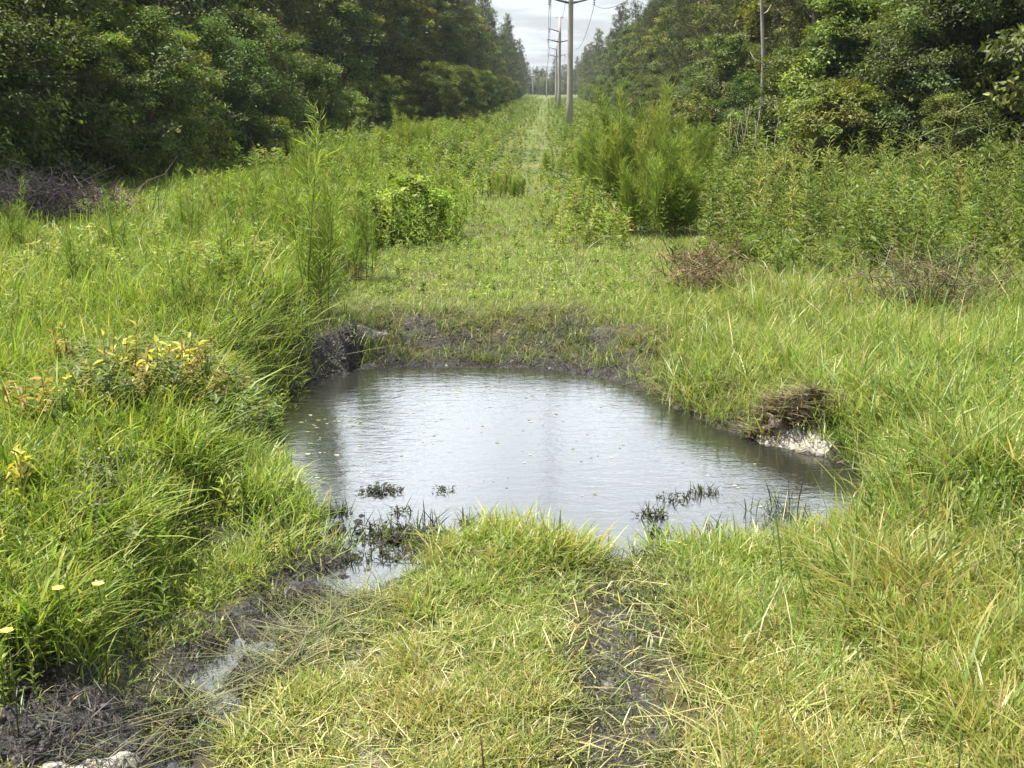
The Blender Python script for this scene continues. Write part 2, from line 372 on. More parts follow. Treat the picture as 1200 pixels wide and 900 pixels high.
def grass(ntuft, d0, d1, pw, per, name, label, wmul):
    x, y, d = sample_ground(ntuft, d0, d1, pw)
    F = fields(x, y); z = height(F)
    n1 = fbm(x*.9, y*.9, 3, 31); n2 = fbm(x*2.6, y*2.6, 3, 33); n3 = fbm(x*.35, y*.35, 2, 35); n4 = fbm(x*5.5, y*5.5, 2, 37)
    L_, P_, RL, RR, RM = F['left'], F['pond'], F['rl'], F['rr'], F['rm']
    out = -P_
    leftm = sstep(.02, .3, L_)
    rightm = (1-leftm)*sstep(1.0, 2.4, x+.12*(y-8))*sstep(20, 15, y)
    backm = sstep(12, 14, y)*(1-leftm)
    front = sstep(8.6, 7.8, y)*(1-leftm)
    # how tall and how thick
    hgt = .13 + .10*n1 + 0*x
    hgt = hgt + leftm*(.09+.20*n2*sstep(-2.2, -5, x)+.18*sstep(9, 15, y)*sstep(24, 17, y)*n1) + rightm*(.03+.20*n2*n1*2)*(.55+.45*sstep(5.5, 8.5, y))
    hgt = hgt*(.55+.9*n4)
    hgt = np.where(front*(1-rightm) > .5, (.045+.11*n1*sstep(-.3, .6, n2)+.07*sstep(6.2, 7.6, y)*n1)*(.6+.8*n4), hgt)
    hgt = hgt*(1-.4*backm*sstep(4, 1.5, np.abs(x+.6))*(y < 60))
    edge = sstep(.0, .35, out)*sstep(.9, .3, out)
    hgt = hgt + .10*edge*(y < 11)
    hgt = hgt*np.clip(1-.55*sstep(.5, .2, RR)-.5*sstep(.6, .25, RL)*(1-leftm)-.3*sstep(.3, .1, RM), .35, 1)
    dens = np.ones_like(x)
    dens *= sstep(.02, .16, out+.25*(n2-.5)) * (z > WL+.015)
    rutw = sstep(.55, .25, RL+.5*(n2-.5))*(1-leftm)
    dens *= 1-.80*rutw*sstep(.65, .45, n4+.4*(n2-.5)+.12)
    dens *= 1-.7*sstep(.50, .38, n4)*(1-.3*leftm)
    dens *= 1-.52*sstep(.36, .2, RR+.3*(n2-.5))
    dens *= 1-.5*sstep(.25, .1, RM+.3*(n2-.5))
    dens *= 1-.97*sstep(.32, .5, F['heap'])
    dens *= 1-.95*sstep(.3, .5, np.maximum.reduce([F['sandbar'], F['stl'], .8*F['sbl']]))
    dens *= 1-.9*sstep(.3, .55, F['nest'])
    rs = sstep(.9, .3, out)*sstep(1.4, 2.0, x)*(1-leftm); hgt = hgt*(1-.45*rs)
    farbank = sstep(1.6, .8, out+1.3*(n2-.5))*sstep(11.2, 12.2, y)*sstep(1.7, 1.1, x)
    hgt = hgt+.10*farbank*n4
    dens *= 1-.75*farbank*sstep(.62, .40, n4+.5*(n2-.5))*(1-sstep(-.25, .1, L_))
    dens *= 1-.75*sstep(1.3, .7, out+1.2*(n2-.5))*sstep(8.3, 7.9, y)*sstep(.2, -.3, x)
    dens *= 1-.6*sstep(.42, .30, n2)*front
    dens *= (x > left_edge(y)-1.5) & (x < right_edge(y)+1.5)
    keep = rng.random(ntuft) < dens
    ix = np.nonzero(keep)[0]
    # blades of each tuft
    m = np.repeat(ix, per); nb = len(m)
    ddm = d[m]
    spread = .035 + .004*ddm
    bx = x[m]+rng.normal(0, 1, nb)*spread; by = y[m]+rng.normal(0, 1, nb)*spread
    bz = z[m]-.015
    h = hgt[m]*rng.uniform(.55, 1.25, nb)
    tall = rng.random(nb) < .03*(leftm[m]+1.3*rightm[m]); h = np.where(tall, h*1.7, h)
    w = (.0038+.0085*rng.random(nb)**1.6*np.clip(h/.25, .55, 1.7))*(1+ddm*.045)*wmul
    az = rng.random(nb)*2*math.pi
    droop_dir = math.atan2(-.3, 1)
    az = np.where((rng.random(nb) < .22) & (leftm[m] > .3), rng.normal(droop_dir, .7, nb), az)
    taz = rng.random(ntuft)*6.283; az = np.where(rng.random(nb) < .35, taz[m]+rng.normal(0, .5, nb), az)
    lean = np.abs(rng.normal(.30, .28, nb)); curl = np.abs(rng.normal(.35, .35, nb))
    ed = edge[m]*leftm[m]; curl = curl + .3*ed
    # trampled short grass lies flatter
    flat = (front[m]*(1-rightm[m])*.25 + .6*sstep(.6, .2, np.minimum(RR[m], RL[m]))); lean = lean+flat*rng.random(nb)*.9
    cl = mixc(LUSH, nb, .14); cy = mixc(YGREEN, nb, .14); cs = mixc(STRAW, nb, .15); cm = mixc(MID, nb, .14)
    wl = leftm[m]; c = cl*wl[:, None] + (cm*.55+cy*.45)*(1-wl)[:, None]
    dry = .04 + .14*front[m]*sstep(.62, .42, n3[m]+.25*(n1[m]-.5)) + .20*front[m]*sstep(7.0, 5.4, y[m])*(.4+1.2*n1[m]) + .20*rightm[m]*n1[m] + .06*backm[m]*n2[m]
    dry *= 1-.75*wl
    s = rng.random(nb) < dry; c = np.where(s[:, None], cs, c)
    warm = (rng.random(nb) < front[m]*(.16+.42*sstep(6.8, 5.3, y[m])*(.3+1.1*n1[m]))); c = np.where((warm & ~s)[:, None], mixc([(.29, .31, .08), (.35, .345, .12), (.25, .295, .062), (.22, .28, .055)], nb, .13), c)
    orange = sstep(.62, .75, n1[m])*sstep(.5, .6, n2[m])*front[m]
    c = np.where((rng.random(nb) < .45*orange)[:, None], np.array([.28, .24, .07])*(1+rng.normal(0, .15, (nb, 1))), c)
    dull = rng.random(nb) < np.maximum(.85*rutw[m], np.maximum(.3*farbank[m], .6*sstep(.45, .25, RR[m])))
    c = np.where(dull[:, None], mixc([(.07, .08, .024), (.11, .125, .04), (.045, .05, .018), (.17, .17, .075)], nb, .15), c)
    c = c*(.80+.4*n3[m])[:, None]
    g = Geo(); add_blades(g, np.stack([bx, by, bz], 1), h, w, az, lean, curl, c, tips=c*np.array([1.12, 1.04, 1.0]))
    tag(g.obj(name, M_GRASS), label, 'grass', kind='stuff')
grass(80000, 4.2, 11, 1.0, 5, 'meadow_grass', 'green and straw coloured grass around the pond and ruts', 1.0)
grass(84000, 11, 32, .6, 5, 'field_grass', 'yellow green grass of the clearing behind the pond', .66)
grass(34000, 32, 420, .12, 5, 'distant_grass', 'pale green grass far along the cut between the forests', .85)

# ------------------------------------------------------------------ weeds (uncountable cover)
def add_weeds(g, x, y, hh, K, ln, wd, cols, stemcol=(.09, .11, .03), p=None, upright=.5, droop=.3, stemw=.006, jit=.15):
    n = len(x); z = gz(x, y)
    lean = rng.normal(0, .10, (n, 2))
    base = np.stack([x, y, z-.02], 1); top = base+np.stack([lean[:, 0]*hh, lean[:, 1]*hh, hh], 1)
    add_blades(g, base, hh, np.full(n, stemw)*(1+.02*y), np.arctan2(lean[:, 1], lean[:, 0]), np.hypot(lean[:, 0], lean[:, 1]), np.zeros(n), mixc([stemcol], n, .2))
    t = np.clip((np.arange(K)[None]+rng.random((n, K)))/K, .02, 1)**.75
    t = .12+.88*t
    p0 = base[:, None]*(1-t[..., None]) + top[:, None]*t[..., None]
    a = np.arange(K)[None]*2.4 + rng.random((n, 1))*6.3 + rng.normal(0, .3, (n, K))
    el = rng.normal(upright, .25, (n, K))
    dv = np.stack([np.cos(a)*np.cos(el), np.sin(a)*np.cos(el), np.sin(el)], -1).reshape(-1, 3)
    nr = np.array([0, 0, 1.])+rng.normal(0, .25, (n*K, 3))
    sz = (1.15-.55*t)*rng.uniform(.7, 1.25, (n, K))
    sz = (sz*np.clip(hh/np.mean(hh), .6, 1.3)[:, None]).reshape(-1)
    pc = mixc(cols, n, .12, p); c = np.repeat(pc, K, 0)*(1+rng.normal(0, jit, (n*K, 1)))
    add_leaves(g, p0.reshape(-1, 3), dv, nr, ln*sz, wd*sz, np.clip(c, .005, .8), droop)
def region(n, P, z=0.0):
    P = poly(P, z); lo, hi = P.min(0), P.max(0); ox, oy = [], []; c = 0
    while c < n:
        q = lo+rng.random((n*3, 2))*(hi-lo); k = pdist(q[:, 0], q[:, 1], P) > 0
        ox.append(q[k, 0]); oy.append(q[k, 1]); c += k.sum()
    return np.concatenate(ox)[:n], np.concatenate(oy)[:n]
WG = [(.12, .17, .035), (.09, .14, .03), (.16, .20, .05), (.20, .22, .07)]
# right bank goldenrod-like weeds
g = Geo()
x, y = region(900, [(790, 300), (850, 345), (1000, 352), (1230, 370), (1300, 270), (1200, 235), (1000, 232), (850, 245), (770, 265)])
k = fbm(x*.7, y*.7, 3, 50); add_weeds(g, x, y, .2+1.6*k**1.3*rng.uniform(.5, 1.35, len(x)), 26, .17, .045, WG)
x, y = region(260, [(800, 300), (1230, 352), (1230, 250), (850, 245)])
add_weeds(g, x, y, rng.uniform(.6, 1.7, len(x)), 34, .20, .022, [(.22, .26, .08), (.28, .30, .11), (.14, .19, .05)], upright=1.0)
x, y = region(500, [(690, 285), (800, 300), (800, 230), (720, 200), (680, 230)])
add_weeds(g, x, y, rng.uniform(.3, .9, len(x)), 18, .14, .045, WG)
x, y = region(380, [(700, 225), (1000, 235), (920, 175), (760, 165), (690, 180)])
add_weeds(g, x, y, rng.uniform(.6, 1.6, len(x)), 24, .24, .08, WG)
x, y = region(260, [(665, 300), (735, 300), (725, 215), (690, 160), (660, 160)])
add_weeds(g, x, y, rng.uniform(.25, .75, len(x)), 20, .15, .05, WG+[(.24, .29, .06)])
x, y = region(420, [(760, 330), (1230, 400), (1230, 340), (850, 320)])
add_weeds(g, x, y, rng.uniform(.15, .5, len(x)), 16, .13, .03, WG+[(.22, .28, .07)], upright=.8)
tag(g.obj('tall_weeds', M_WEED), 'dense knee to chest high leafy weeds right of the track', 'weeds', kind='stuff')
# left bank weeds
g = Geo()
x, y = region(620, [(120, 310), (260, 262), (420, 190), (520, 160), (540, 200), (440, 260), (430, 330), (300, 340), (100, 330)])
add_weeds(g, x, y, rng.uniform(.4, 1.0, len(x))*(.7+.3*sstep(-8, -4, x)), 24, .17, .03, [(.17, .24, .045), (.22, .28, .06), (.13, .19, .035)], upright=.75)
x, y = region(320, [(30, 535), (300, 492), (330, 440), (90, 455)], .35)
add_weeds(g, x, y, rng.uniform(.3, .55, len(x)), 22, .10, .035, [(.13, .18, .07), (.17, .22, .09), (.24, .21, .07)])
x, y = region(300, [(0, 420), (250, 400), (360, 340), (250, 300), (100, 320), (-40, 360)], .25)
k = fbm(x*1.1, y*1.1, 2, 71); add_weeds(g, x, y, (.15+.6*k)*rng.uniform(.5, 1.2, len(x)), 24, .12, .038, [(.20, .27, .07), (.27, .32, .10), (.14, .20, .045), (.32, .33, .12)], upright=.5)
x, y = region(60, [(90, 640), (170, 640), (170, 560), (90, 570)], .3)
add_weeds(g, x, y, rng.uniform(.2, .38, len(x)), 16, .08, .03, [(.12, .15, .06), (.16, .19, .09)])
x, y = region(420, [(425, 320), (545, 305), (575, 240), (585, 170), (540, 150), (470, 190), (440, 250)])
add_weeds(g, x, y, rng.uniform(.3, .95, len(x)), 22, .16, .035, [(.20, .28, .05), (.26, .32, .065), (.15, .22, .04)], upright=.85)
x, y = region(300, [(425, 325), (535, 308), (560, 250), (505, 225), (430, 250)])
add_weeds(g, x, y, rng.uniform(.2, .85, len(x)), 22, .14, .032, [(.20, .28, .05), (.26, .32, .065), (.15, .22, .04)], upright=.85)
x, y = region(240, [(655, 305), (740, 310), (735, 235), (668, 228)])
add_weeds(g, x, y, rng.uniform(.2, .7, len(x)), 20, .14, .038, [(.18, .25, .05), (.25, .31, .07), (.14, .2, .04), (.3, .31, .11)], upright=.7)
x, y = region(260, [(560, 300), (660, 300), (650, 215), (600, 200), (570, 230)])
add_weeds(g, x, y, rng.uniform(.1, .45, len(x))*(.35+.65*(np.abs(x+.75) > .55)), 16, .12, .03, [(.20, .27, .06), (.27, .32, .09), (.3, .3, .12)], upright=.9)
x, y = region(900, [(395, 370), (720, 370), (760, 430), (1000, 470), (1200, 420), (1200, 380), (800, 320), (640, 290), (430, 300)])
add_weeds(g, x, y, rng.uniform(.08, .22, len(x)), 9, .07, .035, [(.20, .28, .06), (.28, .34, .10), (.13, .2, .04)], upright=.5)
x, y = region(1500, [(-20, 800), (260, 620), (330, 440), (380, 360), (200, 330), (-40, 400)], .3)
add_weeds(g, x, y, rng.uniform(.15, .42, len(x)), 12, .09, .018, [(.20, .28, .05), (.28, .33, .08), (.13, .2, .04)], upright=.9)
x, y = region(500, [(1010, 640), (1230, 700), (1230, 420), (1030, 480)], 0)
add_weeds(g, x, y, rng.uniform(.15, .4, len(x)), 12, .09, .02, [(.20, .28, .06), (.28, .34, .10), (.13, .2, .04)], upright=.9)
tag(g.obj('bank_weeds', M_WEED), 'mixed leafy weeds on the raised left bank', 'weeds', kind='stuff')
# fine wispy cover of the far cut
g = Geo()
n = 5200; y = 32*(300/32)**rng.random(n); x = left_edge(y)+rng.random(n)*(right_edge(y)-left_edge(y))
keep = (np.abs(x-np.interp(y, PATH[:, 1], PATH[:, 0])) > .55) | (rng.random(n) < .3); x, y = x[keep], y[keep]
hh = (.25+.8*fbm(x*.4, y*.25, 3, 61)*(.25+.75*sstep(.3, 3, np.abs(x+.5))))*rng.uniform(.6, 1.2, len(x))
add_weeds(g, x, y, hh, 14, .22, .09, [(.12, .17, .03), (.16, .20, .04), (.09, .14, .03), (.22, .22, .08)], stemw=.004)
tag(g.obj('distant_weeds', M_WEED), 'low scrubby weeds along the far part of the cut', 'weeds', kind='stuff')
# tall single blades and seed stalks on the right bank and left meadow
g = Geo()
def stalks(n, P, h0, h1, cols, w=.009, z=0.0):
    x, y = region(n, P, z); zz = gz(x, y); ok = zz > WL+.02; x, y, zz = x[ok], y[ok], zz[ok]; n = len(x)
    add_blades(g, np.stack([x, y, zz-.02], 1), rng.uniform(h0, h1, n), w*rng.uniform(.6, 1.4, n), rng.random(n)*6.28, np.abs(rng.normal(.18, .15, n)), np.abs(rng.normal(.25, .25, n)), mixc(cols, n, .15))
stalks(700, [(960, 610), (1240, 640), (1260, 390), (1040, 390), (1010, 500)], .45, 1.0, MID+[(.30, .30, .12)])
stalks(340, [(830, 740), (1240, 840), (1240, 600), (950, 620)], .3, .65, MID+[(.34, .31, .13)])
stalks(120, [(780, 950), (1240, 950), (1240, 760), (820, 740)], .25, .5, MID+STRAW)
stalks(420, [(30, 440), (300, 400), (400, 310), (200, 310), (0, 340)], .4, .85, LUSH+[(.26, .27, .08)], .010, .3)
stalks(260, [(0, 560), (250, 520), (270, 470), (0, 460)], .35, .7, LUSH, .008, .3)
stalks(240, [(420, 350), (720, 350), (700, 250), (450, 250)], .25, .6, YGREEN, .009)
tag(g.obj('tall_grass', M_GRASS), 'scattered taller grass blades on both banks', 'grass', kind='stuff')
# dry straw lying on the trampled ground
g = Geo()
def straw(n, P, cols, z=-.1, l0=.08, l1=.22):
    x, y = region(n, P, z); zz = gz(x, y); ok = zz > WL+.01; x, y, zz = x[ok], y[ok], zz[ok]; n = len(x)
    add_blades(g, np.stack([x, y, zz+.008+.03*rng.random(n)], 1), rng.uniform(l0, l1, n), .006*rng.uniform(.6, 1.4, n), rng.random(n)*6.28, rng.uniform(1.3, 3.0, n), rng.uniform(.2, .6, n), mixc(cols, n, .2))
straw(700, [(560, 640), (830, 640), (820, 950), (640, 950)], STRAW+[(.12, .14, .04)], -.1, .04, .11)
straw(1000, [(330, 700), (560, 680), (560, 950), (230, 950)], STRAW+[(.3, .32, .08)], -.1, .04, .10)
straw(900, [(180, 830), (430, 660), (470, 690), (230, 860)], [(.07, .085, .03), (.11, .12, .05), (.2, .19, .09)])
straw(800, [(800, 760), (1230, 660), (1230, 950), (800, 950)], STRAW, -.1, .06, .17)
straw(420, [(-70, 870), (-70, 960), (60, 960), (120, 900), (150, 800), (60, 810)], [(.035, .03, .028), (.06, .052, .048), (.10, .09, .085), (.02, .018, .016)], -.05, .03, .09)
straw(160, [(60, 960), (170, 940), (170, 870), (60, 890)], [(.06, .052, .048), (.14, .14, .06)], -.15, .05, .14)
straw(1500, [(400, 435), (700, 435), (690, 380), (400, 375)], [(.05, .05, .025), (.09, .085, .04), (.16, .14, .07), (.25, .22, .13), (.10, .13, .04)], 0, .08, .3)
straw(500, [(770, 470), (900, 500), (880, 440), (760, 430)], [(.14, .13, .06), (.22, .2, .1), (.1, .12, .04)], 0, .08, .2)
tag(g.obj('dry_straw', M_DEAD), 'dry trampled straw and dead blades along the ruts', 'straw', kind='stuff')
# clods of churned mud
g = Geo()
def clods(n, P, r0, r1, z=-.15, cols=[(.022, .020, .018), (.045, .04, .036), (.09, .08, .075)]):
    x, y = region(n, P, z); zz = gz(x, y); r = rng.uniform(r0, r1, n)**1.0; ok = zz > WL-.03
    ph = np.array([(0, 0, 1), (1, 0, .1), (.3, .95, 0), (-.8, .6, .1), (-.8, -.6, 0), (.3, -.95, .1), (0, 0, -.6)], float)
    fc = np.array([[0, 1, 2], [0, 2, 3], [0, 3, 4], [0, 4, 5], [0, 5, 1], [6, 2, 1], [6, 3, 2], [6, 4, 3], [6, 5, 4], [6, 1, 5]])
    for i in np.nonzero(ok)[0]:
        a = rng.random()*6.3; c, s = math.cos(a), math.sin(a)
        v = ph*(r[i]*rng.uniform(.6, 1.4, (7, 3)))*np.array([1.3, 1, .7]); v = np.stack([v[:, 0]*c-v[:, 1]*s, v[:, 0]*s+v[:, 1]*c, v[:, 2]], 1)
        g.add(v+np.array([x[i], y[i], zz[i]-.5*r[i]]), fc, mixc(cols, 1, .2)[0])
clods(110, [(-60, 870), (-60, 940), (60, 940), (110, 900), (140, 800), (60, 815)], .010, .030)
clods(110, [(190, 850), (330, 740), (380, 690), (330, 690), (190, 800)], .008, .028)
clods(420, [(395, 440), (690, 440), (700, 405), (640, 390), (400, 385)], .012, .055, -.05, [(.016, .014, .013), (.035, .03, .028), (.09, .08, .075), (.2, .185, .17)])
clods(150, [(400, 690), (520, 670), (520, 625), (390, 630)], .008, .03)
clods(260, [(690, 900), (700, 660), (780, 660), (780, 900)], .008, .022, -.1, [(.05, .045, .04), (.12, .11, .10), (.2, .18, .16)])
clods(60, [(840, 715), (890, 705), (880, 670), (850, 680)], .01, .03, -.1, [(.12, .10, .10), (.06, .05, .05)])
tag(g.obj('mud_clods', M_CLOD, smooth=True), 'churned wet clods of dark mud in the ruts and bank', 'mud', kind='stuff')
# specks on the water
g = Geo()
def specks(n, P, r0, r1):
    x, y = region(n, P, WL); ok = (fields(x, y)['pond'] > .05) & (fbm(x*2.2, y*2.2, 2, 95)+.15*rng.random(n) > .52); x, y = x[ok], y[ok]
    for i in range(len(x)):
        a = np.arange(6)/6*6.283+rng.random(); r = rng.uniform(r0, r1)
        g.add(np.stack([x[i]+np.cos(a)*r*1.3, y[i]+np.sin(a)*r*.9*rng.uniform(.7, 1.2, 6), np.full(6, WL+.005)], 1), np.array([[0, 1, 2, 3, 4, 5]]), mixc([(.35, .36, .26), (.5, .5, .42), (.2, .24, .1)], 1, .2)[0])
specks(190, [(330, 520), (395, 450), (700, 455), (660, 470), (450, 470), (400, 520), (390, 590), (340, 570)], .006, .022)
specks(90, [(400, 480), (700, 470), (950, 560), (900, 600), (420, 560)], .006, .017)
tag(g.obj('floating_specks', M_WEED), 'pale floating leaf specks on the pond surface', 'debris', kind='stuff')

# ------------------------------------------------------------------ plants that stand alone
def P3(px, py, z=0.0, dz=0.0):
    p = at(px, py, z); return (p[0], p[1], float(gz(np.array([p[0]]), np.array([p[1]]))[0])-.03+dz)
FENC = ((.22, .31, .045), (.28, .36, .065), (.16, .24, .035), (.33, .39, .09))
def fennel_mesh(nst, H, rad, K=90, cols=FENC):
    gs, gl = Geo(), Geo()
    for i in range(nst):
        a = rng.random()*6.3; q = math.sqrt(rng.random()); r = rad*.8*q; h = H*rng.uniform(.55, 1.0)*(1.05-.35*q)
        tilt = rng.uniform(.0, .22); b = np.array([r*math.cos(a), r*math.sin(a), 0]); a += rng.normal(0, .6)
        t = np.linspace(0, 1, 5); pts = b+np.stack([np.cos(a)*tilt*h*t**1.4, np.sin(a)*tilt*h*t**1.4, h*t], 1)
        add_tube(gs, np.concatenate([[[0, 0, -.06]], [b-[0, 0, .05]], pts[1:]]), np.linspace(.010, .003, 6), mixc([(.13, .14, .045), (.15, .11, .05)], 1)[0], 4)
        tt = rng.uniform(.08, 1, K)**.8; p = np.stack([np.interp(tt, t, pts[:, j]) for j in range(3)], 1)
        d = rdir(K, 1.35); ln = rng.uniform(.18, .46, K)*(1.15-.6*tt)*min(1.2, H/2.2)
        s0 = rng.random((K*3, 1))*.6
        d3 = np.repeat(d, 3, 0); p3 = np.repeat(p, 3, 0)+d3*np.repeat(ln, 3)[:, None]*s0; d2 = unit(d3+rng.normal(0, .30, (K*3, 3)))
        add_leaves(gl, p3, d2, rdir(K*3), np.repeat(ln, 3)*.7, rng.uniform(.004, .009, K*3), np.repeat(mixc(cols, 1, .1), K*3, 0)*(1+rng.normal(0, .18, (K*3, 1))).clip(.4, 1.7), .1)
    return gs, gl
def fennel(px, py, H, rad, nst, label, z=0.0, K=140):
    if px < 440: K = 52
    gs, gl = fennel_mesh(nst, H, rad, K)
    r = empty('feathery_weed', P3(px, py, z), label, 'weed', 'tall feathery weeds in the cut', rng.random()*6)
    gs.obj('stem', M_TWIG, r); gl.obj('foliage', M_WEED, r)
FE = [
 (742, 258, 3.1, 1.25, 54, 'tallest bright feathery weed clump right of the far track'),
 (768, 288, 2.1, .8, 38, 'rounded feathery weed clump in front of the tallest one'),
 (705, 235, 2.1, .9, 24, 'small feathery weed clump on the near right of the utility pole'),
 (800, 235, 2.3, 1.0, 26, 'feathery weed clump between tallest weed and pale dead trunk'),
 (368, 382, 3.0, .26, 7, 'tall dark stemmed feathery weed standing at the left rear pond corner'),
 (278, 372, 1.35, .3, 6, 'short feathery weed on the left bank before the dark stemmed one'),
 (398, 335, 1.8, .7, 16, 'wispy feathery weed left of the bright round bush'),
 (330, 330, 1.7, .9, 18, 'wispy feathery weed at the centre of the left bank'),
 (395, 240, 2.0, 1.2, 26, 'feathery weed clump before the left shrubs'),
 (480, 205, 2.0, 1.3, 26, 'feathery weed clump behind the bright round bush'),
 (590, 240, .9, .8, 20, 'low feathery weed beside the far track'),
 (300, 290, 1.7, 1.0, 20, 'feathery weed clump below the left shrubs'),

 (150, 345, 1.3, .35, 7, 'thin wispy weed on the left meadow before the branch heap'),
 (222, 330, 1.5, .4, 8, 'thin wispy weed on the left meadow below the left shrubs'),
 (95, 395, 1.1, .3, 6, 'small wispy weed on the left meadow above the yellow plants'),
 (205, 415, 1.0, .3, 6, 'small wispy weed between the yellow plants and the short feathery weed'),
 (30, 350, 1.4, .4, 8, 'thin wispy weed in front of the grey brush pile'),
 (520, 260, 1.0, .5, 9, 'low wispy weed just right behind the lime green bush'),
 (655, 215, 1.3, .6, 10, 'slim wispy weed beside the far track below the utility pole'),
]
for px, py, H, rad, nst, lab in FE: fennel(px, py, H, rad, nst, lab, .15 if px < 440 else 0.0)

def leaf_clusters(gl, cen, rad, per, ln, wd, cols, up=.5, flat=.6, jit=.16, center=None, droop=.2):
    """leaves spread through the volume of each cluster, facing up and outward"""
    n = len(cen)*per
    rad = np.broadcast_to(rad, (len(cen),))
    off = rdir(n)*(rng.random((n, 1))**.45)*np.repeat(rad, per)[:, None]; off[:, 2] *= flat
    p = np.repeat(cen, per, 0)+off
    outw = unit(off) if center is None else unit(p-center)
    nr = unit(outw*.6+np.array([0, 0, up])+rng.normal(0, .45, (n, 3)))
    dv = unit(np.cross(nr, rdir(n)) + outw*.35+np.array([0, 0, -.12]))
    cc = np.repeat(mixc(cols, len(cen), .14), per, 0)*(1+rng.normal(0, jit, (n, 1)))
    add_leaves(gl, p, dv, nr, ln*rng.uniform(.65, 1.3, n), wd*rng.uniform(.7, 1.2, n), np.clip(cc, .005, .6), droop)

HARD = [(.115, .145, .022), (.155, .19, .034), (.08, .105, .018), (.21, .235, .05)]
DARKH = [(.055, .076, .016), (.08, .105, .02), (.11, .14, .027)]
def branchy(H, rx, z0, nl, sub, trunk_r, seg=4, shape=1.0, barkc=(.13, .11, .09), multi=1):
    """trunk(s) with limbs; returns bark geometry and the points that carry foliage"""
    gb = Geo(); ends = []
    for s in range(multi):
        a0 = rng.random()*6.28; sp = (.0 if multi == 1 else rx*.35)
        t = np.linspace(0, 1, 7)
        ax = np.stack([np.cos(a0)*sp*t + .03*H*np.sin(t*4+a0)*t, np.sin(a0)*sp*t+.03*H*np.cos(t*3.3+a0)*t, t*H*.93], 1)
        if multi > 1: ax[:, :2] += np.array([math.cos(a0), math.sin(a0)])*.12
        add_tube(gb, ax, trunk_r*(1-t*.88)*(1 if multi == 1 else .6), np.array(barkc)*rng.uniform(.8, 1.15), 8)
        ends.append(ax[-1])
        for i in range(nl):
            tz = z0+(1-z0)*((i+rng.random())/nl)*.97
            b = np.array([np.interp(tz, t, ax[:, j]) for j in range(3)])
            prof = math.sin(math.pi*min(1, (.12+.88*((tz-z0)/(1-z0+1e-6)))**.75))**.6*shape
            a = i*2.4+rng.normal(0, .5); L = rx*max(.25, prof)*rng.uniform(.65, 1.12)
            el = rng.uniform(.1, .6)
            d = np.array([math.cos(a)*math.cos(el), math.sin(a)*math.cos(el), math.sin(el)])
            q = np.linspace(0, 1, seg+1)[:, None]
            pts = b+d*L*q+np.array([0, 0, -.22*L])*q**2+rng.normal(0, .04*L, (seg+1, 3))*q
            add_tube(gb, pts, np.linspace(max(.012, trunk_r*.32*(1-tz*.6)), .008, seg+1), np.array(barkc)*rng.uniform(.75, 1.1), 5)
            for u in np.linspace(.4, 1, sub):
                e = np.array([np.interp(u, q[:, 0], pts[:, j]) for j in range(3)])
                ends.append(e+rng.normal(0, .10*L+.05, 3))
    return gb, np.array(ends)
def broadleaf(name, H, rx, z0, nl, sub, per, crad, ln, wd, cols, tr, multi=1, label='', cat='tree', group=None, loc=(0, 0, 0), low=0, barkc=(.13, .11, .09), mat=None, dome=0):
    gb, E = branchy(H*(.75 if dome else 1), rx*(.55 if dome else 1), z0, nl, sub, tr, multi=multi, barkc=barkc)
    gl = Geo()
    if dome:
        d = rdir(dome, .35); d[:, 2] = np.abs(d[:, 2]); E = d*np.array([rx, rx, H])*(rng.random((dome, 1))**.3)*rng.uniform(.72, 1.05, (dome, 1))*.92
    if low:
        a = rng.random(low)*6.28; r = rx*rng.uniform(.4, 1.0, low); E = np.concatenate([E, np.stack([r*np.cos(a), r*np.sin(a), H*rng.uniform(.05, .4, low)], 1)])
    E[:, 2] = np.maximum(E[:, 2], .15)
    leaf_clusters(gl, E, crad*rng.uniform(.6, 1.25, len(E)), per, ln, wd, cols, center=np.array([0, 0, H*.35]))
    r = empty(name, loc, label, cat, group)
    gb.obj('trunk', M_BARK, r, smooth=True); gl.obj('crown', mat or M_LEAF, r)
    return r
PINEC = [(.082, .10, .033), (.108, .126, .042), (.06, .076, .027), (.135, .15, .055)]
